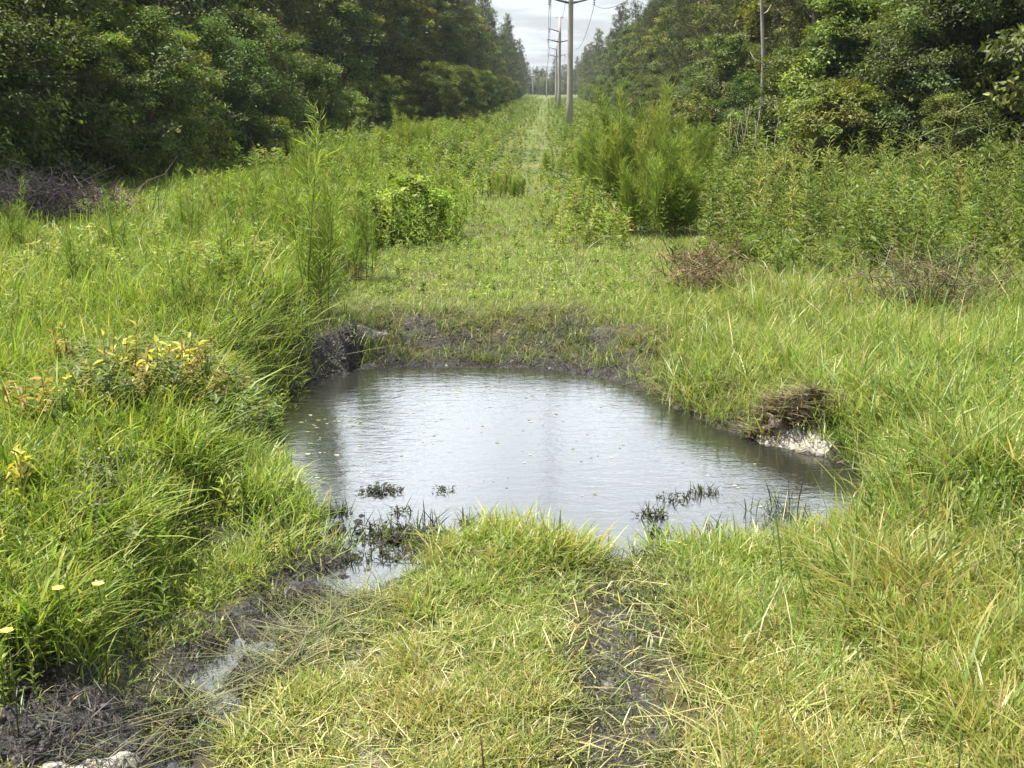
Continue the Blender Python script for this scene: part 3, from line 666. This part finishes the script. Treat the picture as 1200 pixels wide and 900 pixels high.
def pine(H, rx, z0, nl, per, label, group, loc, barkc=(.16, .13, .11)):
    gb, gl = Geo(), Geo(); t = np.linspace(0, 1, 9); ph = rng.random()*6
    ax = np.stack([.012*H*np.sin(t*3+ph), .012*H*np.cos(t*2.6+ph), t*H], 1)
    add_tube(gb, ax, .15*H/13*(1-t*.9)+.01, barkc, 8)
    tips = [ax[-1], ax[-1]-[0, 0, .3]]
    for i in range(nl):
        u = (i+rng.random())/nl; tz = z0+(1-z0)*u
        b = np.array([np.interp(tz, t, ax[:, j]) for j in range(3)]); a = i*2.4+rng.normal(0, .4)
        L = rx*(1-u)**.55*(.45+.55*min(1, u*4+.3))*rng.uniform(.6, 1.15)+.25
        el = rng.uniform(-.15, .35)+.35*u
        d = np.array([math.cos(a)*math.cos(el), math.sin(a)*math.cos(el), math.sin(el)]); q = np.linspace(0, 1, 4)[:, None]
        pts = b+d*L*q+np.array([0, 0, .12*L])*q**2+rng.normal(0, .04*L, (4, 3))*q
        add_tube(gb, pts, np.linspace(.035, .008, 4), barkc, 4)
        k = max(3, int(L*4.2)); uu = rng.uniform(.3, 1.02, k)
        e = np.stack([np.interp(uu, q[:, 0], pts[:, j]) for j in range(3)], 1)+rng.normal(0, .20, (k, 3))*np.array([1, 1, .6])
        tips += list(e)
    T = np.array(tips); n = len(T)*per
    P = np.repeat(T, per, 0)+rng.normal(0, .09, (n, 3)); d = rdir(n, .35)
    c = np.repeat(mixc(PINEC, len(T), .15), per, 0)*(1+rng.normal(0, .15, (n, 1)))
    add_leaves(gl, P, d, rdir(n), rng.uniform(.2, .42, n), rng.uniform(.03, .06, n), np.clip(c, .005, .5), .12)
    r = empty('pine_tree', loc, label, 'pine tree', group)
    gb.obj('trunk', M_BARK, r, smooth=True); gl.obj('crown', M_PINE, r)
    return r
def spot(x, y): return (x, y, float(gz(np.array([x]), np.array([y]))[0])-.06)

# forest walls --------------------------------------------------------------
protos = {}
def place(kind, x, y, sc, label, group):
    ps = protos[kind]; rz = rng.random()*6.28
    i = rng.integers(len(ps)); p = ps[i]
    if not p.get('used'):
        p['used'] = 1; o = p['o']; o.location = spot(x, y); o.rotation_euler.z = rz; o.scale = (sc, sc, sc*rng.uniform(.92, 1.08)); o['label'] = label; o['group'] = group; return o
    return dup(p['o'], spot(x, y), rz, (sc, sc, sc*rng.uniform(.92, 1.08)), label, group)
protos['pine'] = [{'o': pine(14, 2.7, z0, nl, per, '', '', (0, 0, 0))} for z0, nl, per in ((.2, 62, 22), (.12, 70, 20), (.3, 54, 24))]
protos['hard'] = [{'o': broadleaf('broadleaf_tree', 11, rx, .12, nl, 5, 72, .58, .21, .12, cols, .16)} for rx, nl, cols in ((2.9, 30, HARD), (3.2, 32, DARKH), (2.6, 30, HARD))]
protos['shrub'] = [{'o': broadleaf('shrub', 4.4, rx, .1, 13, 4, 80, .40, .12, .06, cols, .09, multi=3, cat='shrub', low=16)} for rx, cols in ((1.7, HARD), (1.9, DARKH), (1.6, [(.085, .13, .025), (.11, .155, .035), (.07, .11, .022)]))]
def wall(side):
    s = 'left' if side < 0 else 'right'
    edge = left_edge if side < 0 else right_edge
    vis = lambda x, y: (x > -.47*y-4) and (x < .41*y+4)
    # edge shrubs
    y = 21.0 if side < 0 else 30.0
    while y < 300:
        x = edge(y)+side*rng.uniform(.6, 2.2)
        if vis(x, y): place('shrub', x, y, rng.uniform(.6, 1.15)*(1 if y < 60 else .85), 'leafy shrub at the foot of the %s forest edge, one of a thicket' % s, 'edge shrubs on the %s' % s)
        y += rng.uniform(1.2, 2.3)*(1+y/110)
    for row, (off, st, y0, y1) in enumerate(((3.4+(1.8 if side < 0 else 0), 3.1, 24, 170), (6.8+(2 if side < 0 else 0), 3.4, 24, 170), (11+(2 if side < 0 else 0), 4.0, 26, 130), (4.5, 7.0, 170, 500), (9.0, 9.0, 170, 500))):
        y = y0+rng.random()*2
        while y < y1:
            x = edge(y)+side*(off+rng.uniform(-.9, .9)+(1.2 if side > 0 else 0))
            if vis(x, y):
                far = y > 170
                kind = 'pine' if rng.random() < (.62 if y > 45 else .3) else 'hard'
                sc = rng.uniform(.74, 1.16)*(1.0 if side < 0 else .98)
                dist = 'far end' if far else ('middle' if y > 70 else 'near end')
                place(kind, x, y, sc*(1.08 if side < 0 else 1), '%s in the %s forest wall, towards its %s' % ('grey green pine' if kind == 'pine' else 'dark green broadleaf tree', s, dist), 'forest trees on the %s' % s)
            y += st*rng.uniform(.7, 1.35)
wall(-1); wall(1)
for i in range(60):
    x = -36+i*1.25+rng.uniform(-.8, .8); place('pine' if rng.random() < .3 else 'hard', x, 500+rng.uniform(0, 30), rng.uniform(.72, 1.05), 'hazy tree closing off the far end of the cut', 'trees across the far end')

for i in range(46):
    place('shrub', -30+i*1.3+rng.uniform(-.8, .8), 470+rng.uniform(0, 22), rng.uniform(.9, 1.5), 'low hazy bush under the trees at the far end of the cut', 'bushes across the far end')
# big named masses near the camera ---------------------------------------------
BR = [(.155, .205, .03), (.20, .25, .045), (.11, .15, .026)]
broadleaf('broadleaf_shrub', 6.4, 2.7, .04, 20, 5, 120, .62, .13, .07, DARKH, .12, multi=4, low=40, label='big dark rounded shrub at the right edge above the weeds', cat='shrub', loc=spot(10.9, 34.5))
broadleaf('broadleaf_shrub', 6.6, 2.5, .04, 18, 5, 120, .6, .13, .07, BR, .12, multi=4, low=40, label='bright leafed tall shrub on the far right edge of the photo', cat='shrub', loc=spot(14.4, 33.5))
broadleaf('vine_covered_tree', 5.6, 1.7, .03, 18, 5, 110, .5, .14, .085, BR, .12, multi=3, low=46, label='bright vine draped small tree left of the big dark shrub', cat='tree', loc=spot(9.0, 38.0))
broadleaf('broadleaf_shrub', 3.0, 1.5, .05, 12, 4, 100, .42, .12, .06, BR, .07, multi=3, low=20, label='low leafy shrub in front of the vine draped tree', cat='shrub', loc=spot(7.9, 33.0))
broadleaf('broadleaf_shrub', 5.4, 2.1, .05, 18, 5, 110, .55, .13, .06, [(.15, .19, .05), (.20, .24, .065), (.10, .14, .035)], .1, multi=4, low=36, label='pale olive shrub standing out from the left forest edge', cat='shrub', loc=spot(-10.9, 45.0))
broadleaf('broadleaf_shrub', 3.6, 1.5, .05, 14, 4, 110, .45, .12, .06, BR, .08, multi=3, low=26, label='light green shrub right of the pale olive shrub', cat='shrub', loc=spot(-10.2, 55.0))
broadleaf('broadleaf_shrub', 4.2, 2.1, .05, 16, 5, 110, .5, .12, .06, HARD, .09, multi=4, low=34, label='dense green shrub at the left edge beside the dead brush', cat='shrub', loc=spot(-11.9, 33.5))
for nm, H_, rx_, X_, Y_, cc, lab in ((0, 2.6, 1.3, -10.6, 31.0, BR, 'bright leafed shrub behind the reddish branch heap'), (0, 3.2, 1.4, -10.8, 37.5, BR, 'green shrub between the branch heap and the pale olive shrub'),
        (0, 2.0, 1.1, -9.2, 40.5, BR, 'low bright shrub in the weeds before the pale olive shrub'), (0, 2.4, 1.2, -9.2, 60., BR, 'yellow green bush at the foot of the left pines'),
        (0, 2.6, 1.3, -5.4, 75., HARD, 'dark rounded bush jutting into the cut on the left'), (0, 2.2, 1.2, 6.6, 41., BR, 'small bright shrub around the foot of the pale dead trunk'), (0, 3.0, 1.5, 5.9, 52., HARD, 'green shrub behind the tallest feathery weed'), (0, 1.5, .8, 5.6, 28.5, BR, 'small bushy shrub among the tall weeds nearest the feathery clumps'), (0, 1.3, .9, 7.2, 25.5, [(.19, .24, .07), (.25, .29, .09)], 'pale green low bush in the middle of the tall weeds'), (0, 1.6, .9, 9.6, 27., HARD, 'dark green low bush in the tall weeds under the big dark shrub'), (0, 1.4, 1.0, 10.4, 23.5, BR, 'bright bushy growth in the tall weeds at the right edge')):
    broadleaf('broadleaf_shrub', H_, rx_, .05, 12, 4, 85, .34, .12, .065, cc, .06, multi=3, dome=70, label=lab, cat='shrub', loc=spot(X_, Y_))
# bright round bush
broadleaf('round_bush', 1.65, 1.05, .05, 12, 4, 62, .2, .09, .055, [(.24, .33, .05), (.31, .385, .075), (.18, .26, .04)], .03, multi=4, dome=150, label='bright lime green round bush beside the track behind the pond', cat='bush', loc=P3(480, 292), mat=M_WEED)
broadleaf('round_bush', 1.1, .5, .05, 12, 4, 70, .17, .085, .05, [(.15, .20, .04), (.12, .17, .03)], .03, multi=4, dome=46, label='smaller leafy bush left of the lime green one', cat='bush', loc=P3(425, 300), mat=M_WEED)

# dead trunk ----------------------------------------------------------------
g = Geo(); t = np.linspace(0, 1, 8)
add_tube(g, np.stack([.16*np.sin(t*5), 0*t, 8.5*t], 1), np.linspace(.075, .05, 8)*(1+.15*np.sin(t*23)), (.36, .33, .31), 8)
for hz, a, l in ((5.2, 1, .8), (6.3, 3.4, .6), (7.1, 5.0, .7), (3.6, 2.4, .4)):
    add_tube(g, np.array([[.16*math.sin(hz/8.5*5), 0, hz], [math.cos(a)*l*.6, math.sin(a)*l*.6, hz+.15], [math.cos(a)*l, math.sin(a)*l, hz+.4]]), [.04, .025, .01], (.28, .25, .23), 5)
o = g.obj('dead_tree_trunk', M_BARK, smooth=True, loc=spot(7.45, 43.5)); tag(o, 'slender bare pale grey trunk before the right forest', 'dead tree')
g = Geo()
for i in range(10):
    a = rng.random()*6.3; b = np.array([rng.normal(0, .35), rng.normal(0, .2), 0]); h = rng.uniform(1.2, 2.4)
    add_tube(g, np.array([b, b+[.08*math.cos(a), 0, h*.5], b+[.25*math.cos(a), .1, h]]), [.02, .014, .005], mixc([(.26, .24, .22), (.20, .18, .17)], 1)[0], 4)
tag(g.obj('dead_bush', M_TWIG, loc=spot(6.3, 37.5)), 'grey leafless twiggy bush below the pale dead trunk', 'bush')

# dead brush at the left ------------------------------------------------------
def brush(name, px, py, rx, rz, n, cols, label, cat, rad=.012, loc=None, arch=.6):
    g = Geo()
    for i in range(n):
        a = rng.random()*6.3; b = np.array([rng.normal(0, rx*.5), rng.normal(0, rx*.35), rng.uniform(0, rz*.5)]); L = rng.uniform(.4, 1.1)*rx
        d = np.array([math.cos(a), math.sin(a)*.7, rng.uniform(-.1, arch)])
        q = np.linspace(0, 1, 4)[:, None]; pts = b+d*L*q+np.array([0, 0, -.35*L])*q**2+rng.normal(0, .05, (4, 3)); pts[:, 2] = np.maximum(pts[:, 2], .02)
        add_tube(g, pts, np.linspace(rad, rad*.3, 4)*rng.uniform(.5, 1.3), mixc(cols, 1, .2)[0], 4)
    return tag(g.obj(name, M_TWIG, loc=loc if loc else P3(px, py, .2)), label, cat)
brush('brush_pile', 38, 300, 1.05, 1.7, 1000, [(.045, .04, .043), (.075, .068, .07), (.03, .027, .028)], 'grey pile of bare dead brush at the left forest edge', 'brush pile', .007, arch=1.0)
brush('branch_debris', 128, 290, .75, 1.2, 300, [(.19, .13, .11), (.26, .20, .17), (.13, .09, .08)], 'small reddish brown heap of dead branches beside the grey brush', 'brush pile', .010, arch=1.2)
brush('dry_weed', 828, 345, .6, 1.0, 260, [(.22, .15, .09), (.30, .22, .13), (.16, .11, .07)], 'brown dead stalks among the green weeds on the right', 'dead weed', .007, arch=1.3)
brush('dry_weed', 1090, 372, .9, 1.0, 320, [(.17, .14, .08), (.12, .10, .06), (.25, .21, .12)], 'dull dry stalks under the tall weeds near the right edge', 'dead weed', .007, arch=1.3)

# heap of dead grass on the right bank -----------------------------------------
g = Geo(); n = 2200; a = rng.random(n)*6.3; r = np.sqrt(rng.random(n))*rng.uniform(.7, 1.08, n)
NO = (NEST[0], NEST[1], float(gz(np.array([NEST[0]]), np.array([NEST[1]]))[0]))
px_, py_ = r*np.cos(a)*.60, r*np.sin(a)*.30+.03
lump = fbm(px_*5+3, py_*5, 3, 90)
pz = gz(px_+NO[0], py_+NO[1])-NO[2]+.01+.09*np.clip(1-r, 0, 1)*lump*2*rng.uniform(.3, 1, n)
add_blades(g, np.stack([px_, py_, pz], 1), rng.uniform(.04, .15, n), rng.uniform(.006, .014, n), rng.normal(-2.0, 1.1, n), rng.uniform(.8, 2.6, n), rng.uniform(.0, .5, n), mixc([(.23, .15, .12), (.33, .24, .19), (.12, .08, .065), (.44, .36, .28), (.17, .18, .07)], n, .15))
for k in range(60):
    a_ = rng.random()*6.3; r_ = math.sqrt(rng.random()); q = np.array([r_*math.cos(a_)*.54, r_*math.sin(a_)*.26+.03, 0]); rr0 = rng.uniform(.015, .045)
    q[2] = float(gz(np.array([q[0]+NO[0]]), np.array([q[1]+NO[1]]))[0])-NO[2]+.2*rr0
    add_tube(g, q+rng.normal(0, rr0*.8, (4, 3))*[1, 1, .4]+np.linspace(-1, 1, 4)[:, None]*[rr0*1.2, rr0*.3, 0], np.array([.3, 1, .9, .3])*rr0, mixc([(.19, .13, .105), (.26, .20, .16), (.10, .075, .06)], 1)[0], 7)
tag(g.obj('dead_grass_heap', M_DEAD, loc=NO), 'reddish brown heap of dead matted grass above the white sand', 'grass heap')

# water weeds ----------------------------------------------------------------
def waterweed(px, py, hh, rad, n, label, green=.3, mat=0.0):
    p = at(px, py, WL); g = Geo()
    c = np.where((rng.random(n) < green)[:, None], mixc([(.10, .15, .03), (.14, .18, .04)], n), mixc([(.035, .032, .02), (.06, .055, .03), (.05, .06, .025)], n))
    aa = rng.random(n)*6.3; rr_ = np.sqrt(rng.random(n))*rad; b = np.stack([np.cos(aa)*rr_, np.sin(aa)*rr_*.6, np.full(n, -.03)], 1)
    add_blades(g, b, hh*rng.uniform(.4, 1.1, n), rng.uniform(.006, .013, n), rng.random(n)*6.3, np.abs(rng.normal(.3, .25, n)), np.abs(rng.normal(.3, .3, n)), c)
    if mat:
        k = int(n*1.2); aa = rng.random(k)*6.3; rr_ = np.sqrt(rng.random(k))*rad; b2 = np.stack([np.cos(aa)*rr_, np.sin(aa)*rr_*.55, np.full(k, .006)+.03*rng.random(k)], 1)
        add_leaves(g, b2, rdir(k)*np.array([1, 1, .25]), np.tile([0, 0, 1.], (k, 1)), .06*mat, .03*mat, mixc([(.04, .045, .02), (.07, .075, .03), (.03, .028, .02)], k), .05)
    tag(g.obj('water_weed', M_WEED, loc=(p[0], p[1], WL)), label, 'water weed', 'weeds growing out of the pond')
waterweed(447, 576, .10, .20, 60, 'dark matted weed tuft floating alone in the left of the pond', .35, 1.0)
waterweed(500, 618, .28, .10, 26, 'upright thin dark weed stems left of centre near the front shore', .1)
waterweed(530, 640, .22, .16, 60, 'green weed clump on the front shore left of centre', .7)
waterweed(520, 575, .08, .10, 24, 'small dark weed sprig right of the floating matted tuft', .3, .7)
waterweed(600, 640, .30, .24, 90, 'grass clump rising from the front shore at centre', .75)
waterweed(440, 628, .18, .36, 110, 'scattered dark weeds in the muddy left front shallows', .25, 1.0)
waterweed(790, 585, .12, .16, 34, 'dark branching weed in the right front of the pond', .1, .7)
waterweed(825, 578, .14, .14, 46, 'feathery green weed tuft in the right of the pond', .6, .5)
waterweed(773, 625, .14, .08, 20, 'dark weed stub at the right front waterline', .05, .8)
waterweed(712, 640, .36, .01, 1, 'single thin reed stem at the front shore right of centre', .1)
waterweed(905, 600, .34, .22, 40, 'thin green reeds in the shallow right corner of the pond', .55)
waterweed(390, 600, .16, .14, 46, 'sparse weeds off the left bank of the pond', .3, .8)

for px, py, hh, rad, n, gr, mt, lab in ((470, 652, .16, .22, 70, .4, .8, 'dark green weeds in the mud left of the front shore clump'), (405, 655, .14, .2, 60, .5, .6, 'weed tuft in the mud where the left rut meets the pond'),
        (350, 640, .14, .2, 50, .6, .6, 'weed tuft on the black mud below the left bank'), (560, 612, .20, .12, 24, .3, .5, 'few dark stems in open water off the centre front shore'), (470, 600, .16, .1, 18, .2, .7, 'thin dark sprigs just below the floating matted tuft'),
        (660, 640, .16, .2, 50, .75, 0, 'short green weeds on the front shore right of the grass clump'), (930, 612, .2, .2, 50, .6, .4, 'weeds in the shallows at the right end of the pond'), (480, 632, .2, .26, 90, .35, .9, 'broad patch of dark weeds in the near left shallows'), (765, 605, .18, .14, 34, .15, .8, 'ragged dark weeds just before the dark branching weed'), (860, 628, .22, .25, 70, .75, 0, 'green weeds on the right part of the front shore')):
    waterweed(px, py, hh, rad, n, lab, gr, mt)
# yellow and yellowing plants on the left bank ----------------------------------
def leafy(px, py, hh, n, K, ln, wd, cols, label, name, cat, group, z=.3):
    p = at(px, py, z); g = Geo(); zz = float(gz(np.array([p[0]]), np.array([p[1]]))[0])
    for i in range(n):
        b = np.array([rng.normal(0, .07), rng.normal(0, .07), -.02]); a = rng.random()*6.3; h = hh*rng.uniform(.7, 1.1); tp = b+np.array([math.cos(a)*.15*h, math.sin(a)*.15*h, h])
        add_tube(g, np.array([b, (b+tp)/2+.01, tp]), [.006, .005, .003], (.17, .15, .05), 4)
        t = rng.uniform(.35, 1, K)[:, None]; d = rdir(K, .45)
        add_leaves(g, b*(1-t)+tp*t, d, np.array([0, 0, 1])+rng.normal(0, .3, (K, 3)), ln*rng.uniform(.7, 1.2, K), wd, mixc(cols, K, .15), .3)
    tag(g.obj(name, M_WEED, loc=(p[0], p[1], zz)), label, cat, group)
YL = [(.50, .46, .09), (.58, .52, .14), (.38, .38, .08)]
RD = [(.34, .23, .06), (.26, .25, .07), (.38, .30, .08)]
for px, py, hh, cols, lab in ((143, 478, .42, YL, 'pale yellow leafed weed at the middle of the left bank'), (186, 486, .38, YL, 'yellow leafed weed just right of the pale yellow one'),
                              (84, 500, .30, YL, 'low yellow leafed weed left of the pale yellow one'), (220, 470, .34, YL, 'lone yellow weed near the pond on the left bank'),
                              (40, 520, .32, RD, 'rust orange leafed weed near the left edge'), (78, 450, .34, RD, 'orange tinged weed behind the yellow weeds'), (30, 590, .3, YL, 'yellow green weed at the left edge below the rust orange one')):
    leafy(px, py+14, hh*1.7, 5, 16, .10, .032, cols, lab, 'yellow_weed', 'weed', 'yellowing weeds on the left bank')
def flower(px, py, label, z=.3, hh=.28):
    p = at(px, py, z+hh*.9); zz = float(gz(np.array([p[0]]), np.array([p[1]]))[0]); hh = z+hh*.9-zz
    r = empty('yellow_flower', (p[0], p[1], zz), label, 'flower', 'yellow flowers on the left bank')
    g = Geo(); add_tube(g, np.array([[0, 0, -.03], [.01, 0, hh*.5], [0, 0, hh]]), [.004, .003, .003], (.1, .14, .03), 4); g.obj('stem', M_WEED, r)
    g = Geo(); a = np.arange(6)/6*6.283; d = np.stack([np.cos(a), np.sin(a), np.full(6, .35)], 1)
    add_leaves(g, np.tile([0, 0, hh], (6, 1)), d, np.tile([0, -.4, 1.], (6, 1)), .036, .028, mixc([(.72, .62, .12), (.78, .70, .25)], 6, .05), .1); g.obj('petals', M_WEED, r)
flower(68, 690, 'pale yellow flower in the lush grass on the lower left'); flower(115, 685, 'small faded yellow flower right of the pale yellow one'); flower(8, 740, 'golden yellow flower at the left edge near the mud')

# reeds on the right
for px, py, hh, lab in ((1100, 262, 2.2, 'tall pale cane stalk against the big dark shrub'), (1140, 262, 2.0, 'leaning cane stalk right of the tall pale one'), (1060, 262, 1.7, 'shorter cane stalk left of the tall pale one')):
    p = at(px, py); g = Geo(); K = 12
    a0 = rng.normal(0, .4); tp = np.array([.25*math.cos(a0), .1, hh])
    add_tube(g, np.array([[0, 0, 0], tp*.5+[.0, 0, .05], tp]), [.012, .009, .003], (.20, .22, .09), 5)
    t = np.linspace(.35, .98, K)[:, None]; az = np.where(np.arange(K) % 2, 0, math.pi)+rng.normal(0, .4, K)
    add_blades(g, tp*t, rng.uniform(.35, .6, K), np.full(K, .028), az, np.full(K, 1.0), np.full(K, .7), mixc([(.20, .24, .08), (.26, .28, .12)], K))
    tag(g.obj('cane_stalk', M_WEED, loc=spot(p[0], p[1])), lab, 'cane', 'cane stalks on the right')
# dark stems
def stick(px, py0, py1, label, z=.3, col=(.07, .05, .04), r=.008, dx=0.0):
    p = at(px, py0, z); h = (py0-py1)/FPX*p[1]*1.04; zz = float(gz(np.array([p[0]]), np.array([p[1]]))[0]); g = Geo()
    add_tube(g, np.array([[0, 0, -.03], [dx*.4, 0, h*.5], [dx, .02, h]]), [r, r*.8, r*.5], col, 5)
    tag(g.obj('dead_weed', M_TWIG, loc=(p[0], p[1], zz)), label, 'stem')
stick(3, 690, 460, 'dark upright dead stem at the left edge of the photo', .2, r=.011)
stick(568, 905, 845, 'short dark stem in the yellow grass at bottom centre', -.08, r=.006, dx=-.02)
stick(1124, 900, 800, 'dark green standing blade stem at the lower right', .05, (.05, .08, .02), .006)
# roots / slab of pale driftwood-like sand crust is ground material

# ------------------------------------------------------------------ utility poles
def pole(px, py, Ht, X, Yd, label, near):
    z = float(gz(np.array([X]), np.array([Yd]))[0])-.3
    r = empty('utility_pole', (X, Yd, z), label, 'utility pole', 'utility poles along the cut')
    g = Geo(); t = np.linspace(0, 1, 6); add_tube(g, np.stack([0*t, 0*t, t*(Ht+.3)], 1), np.linspace(.215, .15, 6), (.43, .41, .39), 14); g.obj('shaft', M_POLE, r, smooth=True)
    tips = []
    for hz, ls, rs in ((8.35, 1.45, 1.55), (9.55, 1.3, 0)):
        for sd, L in ((-1, ls), (1, rs)):
            if not L: continue
            g = Geo(); add_tube(g, np.array([[sd*.12, -.19, hz+.0], [sd*L*.5, -.19, hz+.14], [sd*L, -.19, hz+.34]]), [.075, .065, .05], (.16, .15, .145), 6); g.obj('crossarm', M_POLE, r)
            g = Geo()
            for k in range(4): add_tube(g, np.array([[sd*(L-.06), -.19, hz+.30-.11*k-.02], [sd*(L-.06), -.19, hz+.30-.11*k-.055], [sd*(L-.06), -.19, hz+.30-.11*k-.10]]), [.03, .075, .03], (.22, .2, .19), 8)
            g.obj('insulator', M_METAL, r)
            tips.append((X+sd*(L-.06), Yd-.19, z+hz-.14))
    g = Geo(); add_tube(g, np.array([[-.45, 0, Ht+.22], [0, 0, Ht+.3], [.45, 0, Ht+.22]]), [.035, .05, .035], (.2, .19, .18), 6); g.obj('top_bracket', M_METAL, r)
    tips.append((X, Yd, z+Ht+.35)); return tips
PL = [(1.54, 80, 'nearest weathered utility pole, dark against the sky with its top cut off'), (1.57, 147, 'second utility pole, its whole top visible in the sky gap'),
      (1.75, 214, 'third utility pole, half hidden behind the left side of the second'), (.15, 400, 'thin distant utility pole left of the third, before the far trees'), (-4.6, 430, 'leftmost and most distant pale utility pole')]
tips = [pole(0, 0, 10.9, X, Y, lab, i < 2) for i, (X, Y, lab) in enumerate(PL)]
names = ['left lower', 'right lower', 'left upper', 'topmost']
wl = ['thin power line on the left arms of the poles', 'thin power line on the right arms of the poles', 'thin power line on the upper left arms of the poles', 'thin static wire along the pole tops']
for k in range(4):
    g = Geo(); P = [np.array(tips[i][k]) for i in range(4)]
    P = [P[0]+(P[0]-P[1])*1.5] + P
    for a, b in zip(P[:-1], P[1:]):
        t = np.linspace(0, 1, 17)[:, None]; L = np.linalg.norm(b-a); q = a*(1-t)+b*t; q[:, 2] -= (4*t*(1-t))[:, 0]*L*.022
        add_tube(g, q, .016, (.10, .10, .105), 5)
    tag(g.obj('power_line', M_METAL), wl[k], 'power line', 'wires strung between the poles')

# ------------------------------------------------------------------ light
SUNEL, SUNAZ = R(68), math.atan2(-1.0, .04)      # azimuth from +Y towards +X
sv = Vector((math.sin(SUNAZ)*math.cos(SUNEL), math.cos(SUNAZ)*math.cos(SUNEL), math.sin(SUNEL)))
sd = bpy.data.lights.new('sun', 'SUN'); sd.energy = 5.0; sd.angle = R(.55); sd.color = (1, .94, .82)
so = bpy.data.objects.new('sun', sd); COL.objects.link(so); so.rotation_euler = sv.to_track_quat('Z', 'Y').to_euler()
w = bpy.data.worlds.new('World'); scene.world = w; w.use_nodes = True; nt = w.node_tree; nt.nodes.clear(); L = nt.links.new
out = N(nt, 'ShaderNodeOutputWorld'); sky = N(nt, 'ShaderNodeTexSky', sky_type='NISHITA', sun_disc=False)
sky.sun_elevation = SUNEL; sky.sun_rotation = SUNAZ; sky.air_density = 1.0; sky.dust_density = 2.5; sky.ozone_density = 1.0
b1 = N(nt, 'ShaderNodeBackground'); b1.inputs[1].default_value = .07; L(sky.outputs[0], b1.inputs[0])
tc = N(nt, 'ShaderNodeTexCoord'); sx = N(nt, 'ShaderNodeSeparateXYZ'); L(tc.outputs['Generated'], sx.inputs[0])
zc = N(nt, 'ShaderNodeMath', operation='MAXIMUM'); L(sx.outputs[2], zc.inputs[0]); zc.inputs[1].default_value = 0.0
za = N(nt, 'ShaderNodeMath', operation='ADD'); L(zc.outputs[0], za.inputs[0]); za.inputs[1].default_value = .10
cv = N(nt, 'ShaderNodeVectorMath', operation='DIVIDE'); cb = N(nt, 'ShaderNodeCombineXYZ')
for k in range(3): L(za.outputs[0], cb.inputs[k])
L(tc.outputs['Generated'], cv.inputs[0]); L(cb.outputs[0], cv.inputs[1])
mp = N(nt, 'ShaderNodeMapping'); mp.inputs['Scale'].default_value = (1.0, 1.0, .0); mp.inputs['Location'].default_value = (.4, 1.3, 0); L(cv.outputs[0], mp.inputs[0])
cn = N(nt, 'ShaderNodeTexNoise'); cn.inputs['Scale'].default_value = 1.1; cn.inputs['Detail'].default_value = 8; cn.inputs['Roughness'].default_value = .58; L(mp.outputs[0], cn.inputs['Vector'])
cr = N(nt, 'ShaderNodeMapRange', interpolation_type='SMOOTHSTEP'); cr.inputs['From Min'].default_value = .43; cr.inputs['From Max'].default_value = .60; cr.inputs['To Min'].default_value = .55; cr.inputs['To Max'].default_value = .97; L(cn.outputs[0], cr.inputs[0])
# bright sky patch added above the view to whiten the pond's reflection
dt = N(nt, 'ShaderNodeVectorMath', operation='DOT_PRODUCT'); nv = N(nt, 'ShaderNodeVectorMath', operation='NORMALIZE'); L(tc.outputs['Generated'], nv.inputs[0])
L(nv.outputs[0], dt.inputs[0]); dt.inputs[1].default_value = (0.03, math.cos(R(33)), math.sin(R(33)))
bk = N(nt, 'ShaderNodeMapRange', interpolation_type='SMOOTHSTEP'); bk.inputs['From Min'].default_value = .872; bk.inputs['From Max'].default_value = .965; bk.inputs['To Min'].default_value = .60; bk.inputs['To Max'].default_value = 3.1; L(dt.outputs['Value'], bk.inputs[0])
b2 = N(nt, 'ShaderNodeBackground'); b2.inputs[0].default_value = (.88, .94, 1.0, 1)
ov = N(nt, 'ShaderNodeMapRange', interpolation_type='SMOOTHSTEP'); ov.inputs['From Min'].default_value = .55; ov.inputs['From Max'].default_value = .85; ov.inputs['To Min'].default_value = 1.0; ov.inputs['To Max'].default_value = .45; L(sx.outputs[2], ov.inputs[0])
bo = N(nt, 'ShaderNodeMath', operation='MULTIPLY'); L(bk.outputs[0], bo.inputs[0]); L(ov.outputs[0], bo.inputs[1])
cs = N(nt, 'ShaderNodeMath', operation='MULTIPLY'); L(bo.outputs[0], cs.inputs[0]); cs.inputs[1].default_value = .85; L(cs.outputs[0], b2.inputs[1])
mx = N(nt, 'ShaderNodeMixShader'); L(cr.outputs[0], mx.inputs[0]); L(b1.outputs[0], mx.inputs[1]); L(b2.outputs[0], mx.inputs[2]); L(mx.outputs[0], out.inputs[0])

m, hnt, hout = nodes('haze_air'); pv = N(hnt, 'ShaderNodeVolumePrincipled'); pv.inputs['Color'].default_value = (.80, .88, 1, 1); pv.inputs['Density'].default_value = .00022; pv.inputs['Anisotropy'].default_value = .2; hnt.links.new(pv.outputs[0], hout.inputs['Volume'])
g = Geo(); hx, hy0, hy1, hz0, hz1 = 90., -25., 640., -4., 24.
hv = [(a, b, c_) for c_ in (hz0, hz1) for b in (hy0, hy1) for a in (-hx, hx)]
g.add(hv, np.array([[0, 2, 3, 1], [4, 5, 7, 6], [0, 1, 5, 4], [2, 6, 7, 3], [0, 4, 6, 2], [1, 3, 7, 5]]), (.8, .8, .8))
tag(g.obj('haze', m), 'thin humid haze lying in the cut', 'haze', kind='stuff')
vs = scene.view_settings; vs.view_transform = 'Standard'; vs.look = 'None'; vs.exposure = 1.12; vs.gamma = 1; vs.use_curve_mapping = False
scene.render.engine = 'CYCLES'
c = scene.cycles; c.max_bounces = 6; c.diffuse_bounces = 3; c.glossy_bounces = 3; c.transmission_bounces = 4; c.transparent_max_bounces = 4; c.caustics_reflective = False; c.caustics_refractive = False
c.use_denoising = True; c.sample_clamp_indirect = 6
